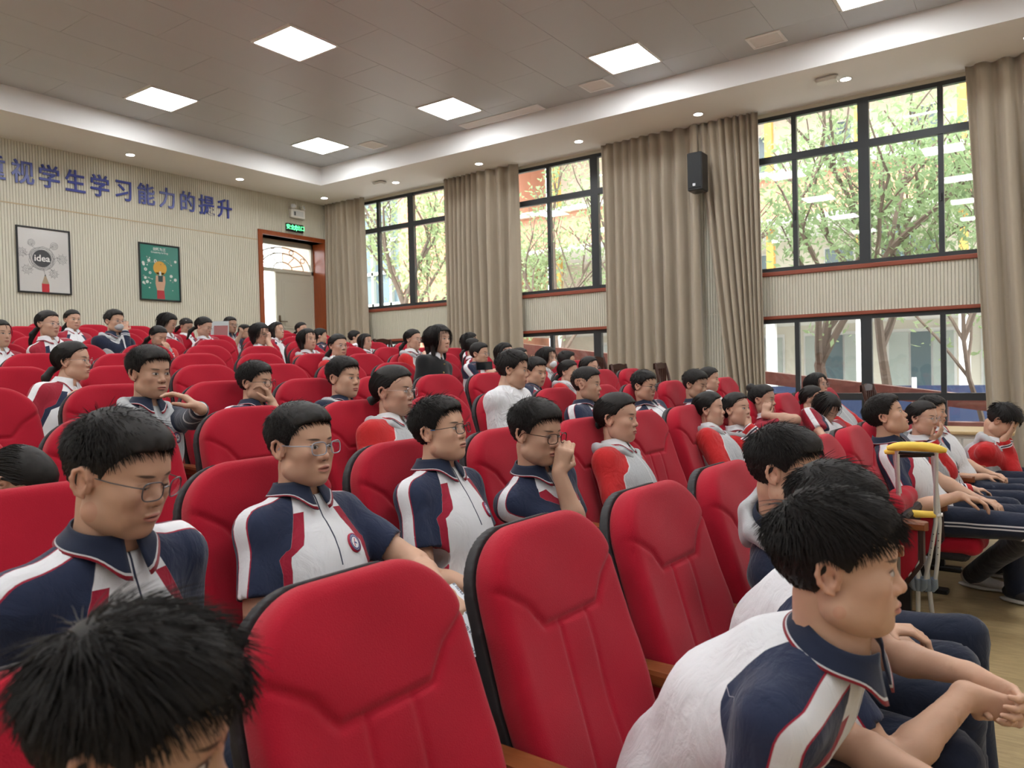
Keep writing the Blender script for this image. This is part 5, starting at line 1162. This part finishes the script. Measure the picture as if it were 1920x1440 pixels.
for key, q in PP.items():
    k = q['k']; r = q['r']; D = k.pop('D', None); dv = k.pop('dv', None)
    if D is None: D = rowD(r) - dv
    H = hit(q['x'], q['y'], W, -D); a = float(H @ U); fa = k.pop('a', None)
    n = int(round(((fa or a) - A0[r]) / PIT))
    dn = 1 if a > seat_a(r, n) else -1
    if (r, n) in TAKEN and (r, n + dn) in TAKEN: dn = -dn
    while (r, n) in TAKEN: n += dn
    TAKEN[(r, n)] = key; base = seat_base(r, n); dep = depth_of(H)
    hs = float(np.clip(q['H'] * dep / 1404 / .250, .84, 1.06)); hs = k.pop('hs_', hs)
    phi = math.atan2(CP[1] - H[1], CP[0] - H[0]); yaw = phi + math.radians(q['ang'])
    q.update(Hw=H, n=n, base=base, yaw=yaw, hs=hs)
    print('SEAT %s r%d n%d  da=%.2f z=%.2f hs=%.2f yaw=%.0f' % (key, r, n, a - seat_a(r, n), H[2] - base[2], hs, math.degrees(yaw)))
PT = {}
def bp(x, y, D): return hit(x, y, W, -D)
def dp(x, y, d): r = R3.T @ V((x - 960) / 1404., (y - 720) / 1404., 1); return CP + r * d
PT['B'] = (bp(826, 1108, 1.32), nrm(W * .8 - V(0, 0, .55) + U * .1), V(-.3, 0, -1), .45, U * 1.0 - V(0, 0, .6))
PT['EL'] = (dp(1800, 1500, 1.34), nrm(W * .7 - V(0, 0, .5) - U * .3), V(0, 0, -1), .5, V(0, 0, -1.) - W * .1 + U * .3)
PT['ER'] = (dp(1690, 1720, 1.10), nrm(W * .7 - V(0, 0, .5) + U * .3), V(0, 0, -1), .5, V(0, 0, -1.) - W * .3 - U * .1)
FH = dp(1838, 1288, 1.60)
PT['FL'] = (FH + U * .030 + V(-.02, 0, .012), nrm(W * .8 - V(0, 0, .30) - U * .30), -U * .9, .75, V(0, 0, -1.) + U * .4)
PT['FR'] = (FH - U * .036 + V(-.02, 0, -.006), nrm(W * .8 - V(0, 0, .30) + U * .25), U * .9, .6, V(0, 0, -1.) - U * .5)
PT['GL'] = (dp(1668, 1185, 2.16), nrm(W * .5 - U * .8 - V(0, 0, .1)), V(0, 0, -1), .5, V(0, 0, -1.) + U * .3)
PT['GR'] = (dp(1648, 1178, 2.08), nrm(W * .9 + U * .3), V(0, 0, -1), .6, V(0, 0, -1.) - U * .4)
PT['crR'] = (dp(1800, 930, 3.86), nrm(W * .9 + U * .2 - V(0, 0, .18)), V(0, 0, -1), .45, V(0, 0, -1.) - U * .3)
PT['tall'] = (dp(376, 766, 3.16), nrm(V(*RX) * -.130 + V(0, 0, .105) - V(*RF) * .02), nrm(-V(0, 0, .8) - V(*RX) * .5 - V(*RF) * .1), .38, V(*RX) * .9 - V(0, 0, .8))
PT['g44'] = (bp(205, 716, rowD(4) - .04), nrm(-W * .2 - U * .75 + V(0, 0, .10)), V(.2, 0, -1), .35, U + V(0, 0, -.3))
INFO = {}
for key, q in PP.items():
    k = dict(q['k']); base = q['base']; arms = list(k.pop('arms', ('lap', 'lap')))
    arms = [(('pt',) + PT[a[1]]) if isinstance(a, tuple) and a[0] == 'pt' else a for a in arms]
    if key == 'D': arms = ['lap', arms[1]]
    arms = [a if a is not None else 'lap' for a in arms]
    ft = k.pop('feet', None); hipa = k.pop('hipa', None); ex = k.pop('extra', None)
    if ft == 'cr': k['feet'] = {-1: V(-.33, 5.30, .08), 1: V(-.22, 5.62, .08)}; k['thigh'] = .50
    hip = None
    if key in ('E', 'F', 'G', 'bent'): hip = base + W * (.36 if key != 'G' else .30) + V(0, 0, .52)
    if hipa: hip = base + W * .30 + V(0, 0, .56) + U * hipa
    po, inf = person(q['Hw'], q['yaw'], base, q['lb'], arms=tuple(arms), hs=q['hs'], hip=hip, **k); INFO[key] = inf; inf['ob'] = po
    hx = inf['hx']; b0 = inf['base']; s_ = q['hs']
    if ex in ('mask', 'redmask', 'greymask'):
        v_, f_ = sdf([ell((.058, 0, -.062), (.050, .056, .040), .01), ell((.094, 0, -.045), (.014, .018, .018), .015)], .005); v_, f_ = v_, f_
        o = mk('face_mask' if ex == 'mask' else 'cloth_over_mouth', hx(v_), f_, mt[{'mask': 'mask', 'redmask': 'red_cloth', 'greymask': 'grey_cloth'}[ex]], po, True)
        if ex == 'mask': mk('hair_clip', hx(sdf([cone((.045, -.045, .085), (.02, -.062, .085), .006, .006)], .003)[0]), sdf([cone((.045, -.045, .085), (.02, -.062, .085), .006, .006)], .003)[1], mt['yellow'], po, True)
    if ex == 'beads':
        m = MB()
        for t in range(12):
            a_ = 2 * PI * t / 12; c_ = hx(V(-.086, 0, .068) + (V(0, 1, 0) * math.cos(a_) + nrm(V(.6, 0, .75)) * math.sin(a_)) * .034); m.lathe([(.001, -.008), (.007, -.004), (.0085, 0), (.007, .004), (.001, .008)], c_, 8)
        m.build('bead_hair_tie', mt['pink'], po, True)
    if ex == 'scrunchie': MB().tube([hx(V(-.106 + .004 * math.sin(t * 5), .026 * math.cos(t), .006 + .026 * math.sin(t))) for t in np.linspace(0, 2 * PI, 25)[:-1]], .011, 8, closed=True).build('scrunchie', mt['scrunchie'], po, True)
    if ex == 'clip': MB().tube([hx((.05, -.03, .100)), hx((.02, -.05, .098))], .008, 6).build('hair_clip', mt['white'], po, True)
    if key == 'teach':
        N0 = inf['N'] - b0; m = MB()
        for t in (.06, .13): c_ = N0 + inf['F'] * .108 - inf['T'] * t; m.lathe([(.001, -.007), (.008, 0), (.001, .007)], c_, 10)
        m.build('buttons', mt['gold'], po, True)
    print('ARM', key, [(round(float(np.linalg.norm(j[2] - j[0])), 2)) for j in inf['arm'].values()])

# seats of every row in view
cnt = 0
for r in range(1, NROW + 1):
    row = []
    for n in range(-3, NMAX[r] + 1):
        b = seat_base(r, n); px, py, dz = pix(b + V(0, 0, 1.0))
        if dz < .5 or px < -260 * (2.0 / max(dz, 1)) - 40: continue
        if (b + W * .7)[0] < XA + .4 or b[0] < XA + .25: continue
        row.append(n)
    for i, n in enumerate(row):
        who = TAKEN.get((r, n)); s = copy_seat(r, n, last=(n == row[-1]), fold=(who is None and r == 1 and n > 2)); cnt += 1
        place = 'in the %s row, %s from the left' % (ORD[r], NTH[i])
        if r == 11: place = 'in the last row, %s from the left' % NTH[i]
        if who: lb = 'red seat of %s, %s row' % (PP[who]['short'], ORD[r])
        else: lb = 'empty red auditorium seat %s' % place
        tag(s, lb, 'chair', 'red auditorium seats in the %s row' % ORD[r])
print('SEATS', cnt)

# ------------------------------------------------------------------ smaller things in the room
def on_tube(o, label, cat, group=None): return tag(o, label, cat, group)
def crutch(p_top, p_bot, label, off):
    p_top = np.asarray(p_top, float); p_bot = np.asarray(p_bot, float); ax_ = nrm(p_bot - p_top); L = np.linalg.norm(p_bot - p_top)
    sd = nrm(W * .93 + U * .12); sd = nrm(sd - ax_ * (sd @ ax_))
    e = empty('crutch', p_bot, label, 'crutch', 'pair of aluminium crutches'); o = p_bot
    hw = .082
    def P(s, t): return p_top + ax_ * t + sd * s - o
    m = MB()
    for s in (-1, 1): m.tube([P(s * hw, .01), P(s * hw * .98, L * .40), P(s * .052, L * .62), P(s * .030, L * .745)], .0105, 12)
    m.build('side_tubes', mt['chrome'], e, True)
    MB().tube([P(0, L * .60), P(0, L * .985)], .0115, 12).build('lower_tube', mt['chrome'], e, True)
    pts = [P(s, -.005 + .10 * (s / .1) ** 2 * .12) for s in np.linspace(-.125, .125, 9)]
    a = MB().tube(pts, [.010, .019, .022, .021, .0205, .021, .022, .019, .010], 12).build('armpit_pad', mt['yellow'], e, True)
    MB().tube([P(-hw, .035), P(hw, .035)], .009, 8).build('top_bracket', mt['black'], e, True)
    MB().tube([P(s, L * .355) for s in np.linspace(-hw, hw, 7)], [.014, .0165, .017, .0175, .017, .0165, .014], 12).build('hand_grip', mt['yellow'], e, True)
    for s in (-1, 1): MB().tube([P(s * (hw + .016), L * .355), P(s * (hw - .012), L * .355)], .009, 8).build('grip_nut', mt['white'], e, True)
    m = MB(); q = [P(s * .030, L * t) for s in (-1, 1) for t in (.735, .80)]
    for s in (-1, 0, 1): m.tube([P(s * .028, L * .725), P(s * .026, L * .775), P(s * .012, L * .80)], [.0165, .0175, .012], 10)
    m.build('joint_sleeve', mt['blue_grey'], e, True)
    for t in (.46, .50, .54, .58): 
        for s in (-1, 1): MB().tube([P(s * (.075 - .12 * (t - .44)), L * t) - U * .0098, P(s * (.075 - .12 * (t - .44)), L * t) - U * .0118], .0032, 8).build('adjust_hole', mt['black'], e, True)
    MB().tube([P(0, L * .955), P(0, L * .99), P(0, L)], [.0145, .018, .021], 12).build('rubber_tip', mt['rubber_tan'], e, True)
ct = hit(1718, 838, (0, 1, 0), 4.02)
crutch(ct, onz := hit(1722, 1166, (0, 0, 1), .0), 'aluminium crutch with yellow pads leaning on the armrest, nearer of the two', 0)
crutch(ct + U * .075 - W * .028 + V(0, 0, -.02), hit(1750, 1168, (0, 0, 1), .0), 'second aluminium crutch, behind the first against the armrest', 1)
# paper under the hand, phone, magazine, box on the seat arm
pb = PT['B'][0]
def flat(name, c, ex, ey, w_, h_, th, mat, parent=None):
    ex, ey = nrm(ex), nrm(ey); n_ = nrm(np.cross(ex, ey)); ey = np.cross(n_, ex); c = np.asarray(c, float)
    vs = [ex * a * w_ / 2 + ey * b * h_ / 2 + n_ * t * th / 2 for t in (-1, 1) for a, b in ((-1, -1), (1, -1), (1, 1), (-1, 1))]
    return mk(name, vs, [(3, 2, 1, 0), (4, 5, 6, 7), (0, 1, 5, 4), (1, 2, 6, 5), (2, 3, 7, 6), (3, 0, 4, 7)], mat, parent, False, c if parent is None else None)
M = Mat('printed_paper', (.72, .74, .78), .6, .2); x_, y_, z_ = M.xyz(M.coord()); ln = (y_ * 190).m('SINE').gt(.55); gp = M.noise(M.scale(M.coord(), (60, 4, 1)), 6, 2).gt(.47)
M.base(M.mix((.72, .74, .78), (.22, .23, .27), ln * gp)); mt['paper'] = M.m
o = flat('paper_sheet', hit(858, 1165, W, -1.24), W - V(0, 0, .75), U + V(0, 0, .1), .20, .15, .002, mt['paper']); tag(o, 'printed white sheet under the hand of the boy in clear-framed glasses', 'paper')
ph = INFO['phone']; pc = hit(908, 686, W, -(rowD(5) - .36))
o = flat('mobile_phone', pc, W * .5 + U * .8 + V(0, 0, .03), V(0, 0, 1), .150, .072, .009, mt['black']); tag(o, 'dark phone held sideways over the seat by the cropped-haired boy', 'phone')
flat('screen', V(0, 0, 0), W * .5 + U * .8 + V(0, 0, .03), V(0, 0, 1), .140, .064, .0105, plain('phone_screen', (.01, .012, .015), .1, .6), o)
mc = hit(412, 627, W, -(rowD(10) - .52)); e = empty('magazine', mc, 'grey and green magazine held up before the cropped-haired boy at the back', 'magazine')
ex_ = nrm(U * .75 + W * .75); ey_ = nrm(V(0, 0, 1) + U * .35 + W * .12)
flat('cover', V(0, 0, 0), ex_, ey_, .22, .34, .004, plain('mag_grey', (.40, .43, .43), .35, .4), e)
n_ = nrm(np.cross(ex_, ey_)); q = MB()
for nm, cc, w_, h_, colr in (('cover_photo', V(0, .045), .17, .14, (.30, .10, .10)), ('cover_band', V(0, -.10), .20, .10, (.05, .17, .15))):
    f1 = flat(nm, V(0, 0, 0), ex_, ey_, w_, h_, .006, plain(nm, colr, .35, .4), e); f1.location = tuple(ey_ * cc[1])
flat('page_block', V(0, 0, 0) + n_ * .0, ex_, ey_, .215, .335, .003, mt['white'], e)
gb = seat_base(1, 6) ; 
e = empty('dark_case', gb + W * .12 + U * .10 + V(0, 0, .50), 'dark grey rounded case lying on the seat behind the crutch handles', 'case')
MB().box((-.10, -.07, -.03), (.10, .07, .03), .022).build('body', plain('case_grey', (.05, .05, .055), .35, .4), e); MB().box((-.101, -.071, -.002), (.101, .071, .002), .0005).build('seam', mt['black'], e)
# dark wooden chairs along the window aisle
def wooden_chair(x, y, z, rz, label):
    e = empty('wooden_chair', (x, y, z), label, 'chair', 'dark wooden chairs along the window aisle', rz)
    m = MB().box((-.22, -.22, .42), (.22, .22, .46), .01).build('seat', mt['dark_wood'], e)
    for sx_ in (-1, 1):
        for sy_ in (-1, 1): MB().box((sx_ * .19 - .02, sy_ * .19 - .02, 0), (sx_ * .19 + .02, sy_ * .19 + .02, .42), .004).build('leg', mt['dark_wood'], e)
    for sy_ in (-1, 1): MB().tube([(-.20, sy_ * .20, .44), (-.23, sy_ * .205, .65), (-.27, sy_ * .21, .85), (-.31, sy_ * .20, 1.0)], [.020, .020, .022, .020], 8).build('back_post', mt['dark_wood'], e, True)
    m = MB(); n = 10
    for k in range(n):
        t0, t1 = -1 + 2 * k / n, -1 + 2 * (k + 1) / n
        z0 = .985 + .025 * math.cos(t0 * PI / 2) ** 2 + .012 * abs(t0) ** 6; z1 = .985 + .025 * math.cos(t1 * PI / 2) ** 2 + .012 * abs(t1) ** 6
        m.add([(-.325, t0 * .23, .92), (-.325, t1 * .23, .92), (-.325, t1 * .23, z1), (-.325, t0 * .23, z0), (-.295, t0 * .23, .92), (-.295, t1 * .23, .92), (-.295, t1 * .23, z1), (-.295, t0 * .23, z0)], [(3, 2, 1, 0), (4, 5, 6, 7), (7, 6, 2, 3), (0, 1, 5, 4)])
    m.build('top_rail', mt['dark_wood'], e)
    for k in range(5): MB().box((-.285 - .02, -.15 + k * .075 - .008, .60), (-.275, -.15 + k * .075 + .008, .93)).build('slat', mt['dark_wood'], e)
    MB().box((-.25, -.20, .57), (-.225, .20, .60)).build('lower_rail', mt['dark_wood'], e)
def zf(x, y): 
    D = -(V(x, y, 0) @ W)
    for r in range(NROW + 1, 1, -1):
        if D > rowD(r - 1) + .17: return rowZ(r)
    return 0.0
for (x, y, rz, lb) in ((-4.55, 8.9, 0.0, 'dark wooden chair under the wide curtain, left of a pair'), (-4.22, 8.9, 0.0, 'dark wooden chair under the wide curtain, right of a pair'), (-3.75, 9.2, .1, 'dark wooden chair behind the boy with downcast eyes'),
                       (-1.60, 8.7, .15, 'dark wooden chair with tall curved back before the near lower window'), (-1.32, 9.5, -.1, 'dark wooden chair behind the boy leaning back by the crutches'), (-8.6, 9.0, .1, 'dark wooden chair far back beside the girl with a raised arm')):
    wooden_chair(x, y, zf(x, y), rz, lb)
e = empty('desk', (-.62, 8.2, zf(-.62, 8.2)), 'small desk with a light wooden top by the right curtain', 'desk')
MB().box((-.35, -.30, .70), (.45, .30, .73), .006).build('top', mt['desk_wood'], e); MB().box((-.30, -.26, 0), (.40, .26, .70)).build('cabinet', mt['desk_body'], e)
MB().box((-.26, -.275, .10), (.04, -.26, .66), .004).build('door', mt['desk_body'], e); MB().box((.06, -.275, .10), (.36, -.26, .66), .004).build('door', mt['desk_body'], e)

# ------------------------------------------------------------------ outside the windows
struct(mk('ground', [(-45, YB + .3, -.6), (25, YB + .3, -.6), (25, 60, -.6), (-45, 60, -.6)], [(0, 1, 2, 3)], plain('paving', (.45, .44, .40), .8, .2, nz=.1, scale=3)))
creamw = plain('cream_render', (.66, .63, .54), .8, .2, nz=.05, scale=1.5); terra = plain('terracotta_render', (.50, .25, .17), .8, .2, nz=.07, scale=2); whitew = plain('white_render', (.72, .72, .70), .7, .2)
orange = plain('orange_paint', (.46, .26, .06), .6, .3); gl_dark = plain('far_glass', (.10, .15, .17), .15, .6); gl_blue = plain('far_glass_blue', (.40, .45, .42), .15, .6); bluep = plain('blue_panel', (.016, .026, .062), .5, .3)
b = empty('school_building', (0, 22, -.6), 'cream and terracotta school building with orange pillars across the yard', 'building')
Z = .6
MB().box((-15.5, 3, 0), (14, 9, 14)).build('wall', creamw, b)
for (z0, z1) in ((5.45, 6.65), (9.4, 10.5), (2.55, 2.85)):
    MB().box((-15.5, -.05, z0 + Z), (14, 3, z1 + Z)).build('spandrel', terra if z0 > 3 else whitew, b)
for z0 in (6.65, 10.5, 5.30): MB().box((-15.5, -.25, z0 + Z), (14, 3, z0 + .16 + Z)).build('ledge', whitew, b)
for i in range(9):
    x = -15.9 + i * 2.4 + 2.4 - .0
    xx = -6.3 + (i - 3) * 2.4
    for (z0, z1) in ((6.8, 9.4), (2.85, 5.3)):
        MB().box((xx - .10, .1, z0 + Z), (xx + .10, .32, z1 + Z)).build('pillar', orange, b)
    for (z0, z1) in ((7.2, 8.8), (3.5, 4.95)):
        w_ = MB().box((xx + .85, 2.93, z0 + Z), (xx + 1.75, 3.0, z1 + Z)).build('window', whitew, b)
        for (xa, xb) in ((xx + .90, xx + 1.28), (xx + 1.32, xx + 1.70)): MB().box((xa, 2.90, z0 + .06 + Z), (xb, 2.94, z1 - .06 + Z)).build('pane', gl_dark, w_)
    g_ = MB().box((xx + .2, 2.95, .0 + Z - .6 + .9), (xx + 2.0, 3.0, 2.3 + Z)).build('ground_floor_window', whitew, b)
    for k in range(3): MB().box((xx + .26 + k * .58, 2.90, .96 + Z - .6 + .0), (xx + .78 + k * .58, 2.95, 2.2 + Z)).build('pane', (gl_blue, gl_dark, gl_blue)[k], g_)
    MB().box((xx - .12, .0, 0), (xx + .12, .25, 2.6 + Z)).build('column', whitew, b)
MB().box((-8, 2.85, 7.1 + Z), (-1, 2.92, 7.3 + Z)).build('duct', plain('duct_grey', (.25, .27, .27), .6), b)
e = MB()
gr = MB().box((-3.35, .02, 4.0 + Z), (-2.55, .12, 4.95 + Z)).build('grille_window', gl_dark, b)
m = MB()
for k in range(9): m.tube([(-3.35 + k * .1, .0, 4.0 + Z), (-3.35 + k * .1, .0, 4.95 + Z)], .010, 4)
for k in range(8): m.tube([(-3.35, .0, 4.06 + k * .12 + Z), (-2.55, .0, 4.06 + k * .12 + Z)], .008, 4)
m.build('bars', mt['frame'], gr)
MB().box((-15.5, -1.5, 0), (14, -1.35, .75 + Z)).build('yard_hoarding', bluep, b)
for k in range(12): MB().box((-14 + k * 2.3, -1.56, 0), (-13.9 + k * 2.3, -1.5, .95 + Z)).build('hoarding_post', whitew, b)
b2 = empty('brick_building', (-20.5, 20, -.6), 'orange brick building with blue-framed glass tower seen through the farthest window', 'building')
MB().box((-6.5, 1.2, 0), (4.8, 5, 14)).build('wall', terra, b2)
for (xa, xb) in ((-3.1, -2.3), (1.6, 4.6)): MB().box((xa, 0, 0), (xb, 1.2, 13)).build('brick_pier', plain('brick_orange', (.55, .26, .17), .8, .2, nz=.12, scale=6), b2)
MB().box((-2.3, .7, 0), (1.6, .9, 13)).build('curtain_glass', gl_dark, b2)
for k in range(5): MB().box((-2.3 + k * .95, .55, 0), (-2.2 + k * .95, .72, 13)).build('mullion', gl_blue, b2)
for k in range(10): MB().box((-2.3, .55, 1.2 * k + .9), (1.6, .72, 1.2 * k + 1.02)).build('transom', gl_blue, b2)
# sloping granite handrail of the ramp outside
granite = plain('red_granite', (.16, .055, .045), .3, .5, nz=.35, scale=14)
e = empty('ramp_handrail', (0, 13, -.6), 'sloping dark red granite rail outside the near lower window', 'railing')
def zr(x): return .885 + (-1.10 - x) * .135 + .6
MB().add([(x, y, zr(x) + dz) for x in (-9.5, 1.2) for y in (-.12, .12) for dz in (-.21, 0)], [(0, 1, 3, 2), (4, 6, 7, 5), (0, 4, 5, 1), (2, 3, 7, 6), (1, 5, 7, 3), (0, 2, 6, 4)]).build('rail', granite, e)
for k in range(6): x = -8.8 + k * 1.9; MB().box((x - .1, -.1, 0), (x + .1, .1, zr(x) - .2)).build('post', granite, e)
MB().box((-9.5, -.9, 0), (1.2, -.7, 1.1)).build('base_wall', granite, e)
bark = plain('bark', (.13, .10, .08), .9, .1, nz=.25, scale=12)
def leaf_mat(c):
    M = Mat('leaf', c, .5, .3); n = M.noise(M.coord(), 2.2, 3); M.base(M.mix(tuple(v * .6 for v in c), tuple(min(1, v * 1.35) for v in c), n)); M.b.inputs['Transmission Weight'].default_value = 0
    tr = M.nt.nodes.new('ShaderNodeBsdfTranslucent'); tr.inputs[0].default_value = (*[min(1, v * 1.4) for v in c], 1); mx = M.nt.nodes.new('ShaderNodeMixShader'); mx.inputs[0].default_value = .45
    out = M.nt.nodes['Material Output']; M.nt.links.new(M.b.outputs[0], mx.inputs[1]); M.nt.links.new(tr.outputs[0], mx.inputs[2]); M.nt.links.new(mx.outputs[0], out.inputs[0]); return M.m
leafs = (leaf_mat((.21, .29, .145)), leaf_mat((.27, .35, .18)))
def tree(x, y, h, label, seed, nleaf, spread=1.4, lo=1.5, lean=0, trunk_r=.10, forks=5, lm=0, size=.075):
    rr = np.random.default_rng(seed); e = empty('tree', (x, y, -.6), label, 'tree', 'trees in the yard outside the windows'); m = MB(); tips = []
    def br(p, d, L, r, dep):
        pts = [p]; dd = d.copy()
        for i in range(5): dd = nrm(dd + rr.normal(0, .10, 3) + V(0, 0, .05)); pts.append(pts[-1] + dd * L / 5)
        m.tube(pts, [r * (1 - .09 * i) for i in range(6)], 7 if dep < 2 else 4)
        if dep >= 1: tips.extend(pts[2:])
        if dep < 3:
            for k in range(3 if dep else forks):
                a = rr.uniform(0, 2 * PI); q = nrm(dd * .9 + V(math.cos(a), math.sin(a), .25) * rr.uniform(.45, .85)); br(pts[int(rr.integers(3, 6))], q, L * rr.uniform(.55, .75), r * .55, dep + 1)
    br(V(0, 0, 0), nrm(V(lean, 0, 1)), h * .42, trunk_r, 0)
    m.build('trunk', bark, e, True); tips = np.array(tips); tips = tips[tips[:, 2] > lo]
    c = tips[rr.integers(0, len(tips), nleaf)] + rr.normal(0, .16 * spread, (nleaf, 3))
    n1 = rr.normal(0, 1, (nleaf, 3)); n1 /= np.linalg.norm(n1, axis=1, keepdims=True); n2 = np.cross(n1, rr.normal(0, 1, (nleaf, 3))); n2 /= np.linalg.norm(n2, axis=1, keepdims=True)
    n3 = np.cross(n1, n2); s = size * rr.uniform(.6, 1.25, (nleaf, 1)); vs = np.stack([c - n1 * s, c + n2 * s * .38 + n3 * s * .1, c + n1 * s, c - n2 * s * .38 + n3 * s * .1], 1).reshape(-1, 3)
    mk('foliage', vs, np.arange(nleaf * 4).reshape(-1, 4), leafs[lm], e, kind='stuff')
tree(-3.35, 14.6, 8.0, 'tree with forked grey trunk behind the left panes of the near window', 3, 3300, 1.5, 1.5, .02, .13, 4)
tree(-2.2, 15.6, 8.8, 'leafy tree in the middle of the near window', 4, 3300, 1.5, 1.6, -.05, .11, 5, 1)
tree(-.55, 14.2, 7.0, 'slender tree behind the right panes of the near window', 8, 2600, 1.4, .9, .03, .05, 5)
tree(-7.7, 15.5, 8.5, 'tree with curved branches behind the second window', 6, 2400, 1.3, 2.6, .03, .12, 5, 1)
tree(-10.2, 16.5, 8.5, 'tree behind the left edge of the second window', 9, 2000, 1.3, 2.4, 0, .10, 5)
tree(-15.6, 16.0, 9.5, 'bright green tree filling the left of the farthest window', 12, 3200, 1.6, 1.5, 0, .14, 6, 1, .10)
tree(-13.2, 18.5, 7.0, 'bushy tree low in the farthest window', 14, 2600, 1.5, 1.2, 0, .10, 6, 1, .10)
tree(-17.5, 9.9, 7.5, 'tree outside the open doorway', 15, 2600, 1.5, 1.2, 0, .12, 6, 1, .08)
struct(mk('outside_ground', [(-45, -6, .9), (XA - .5, -6, .9), (XA - .5, 24, .9), (-45, 24, .9)], [(0, 1, 2, 3)], plain('pale_paving', (.6, .6, .57), .8, .2)))
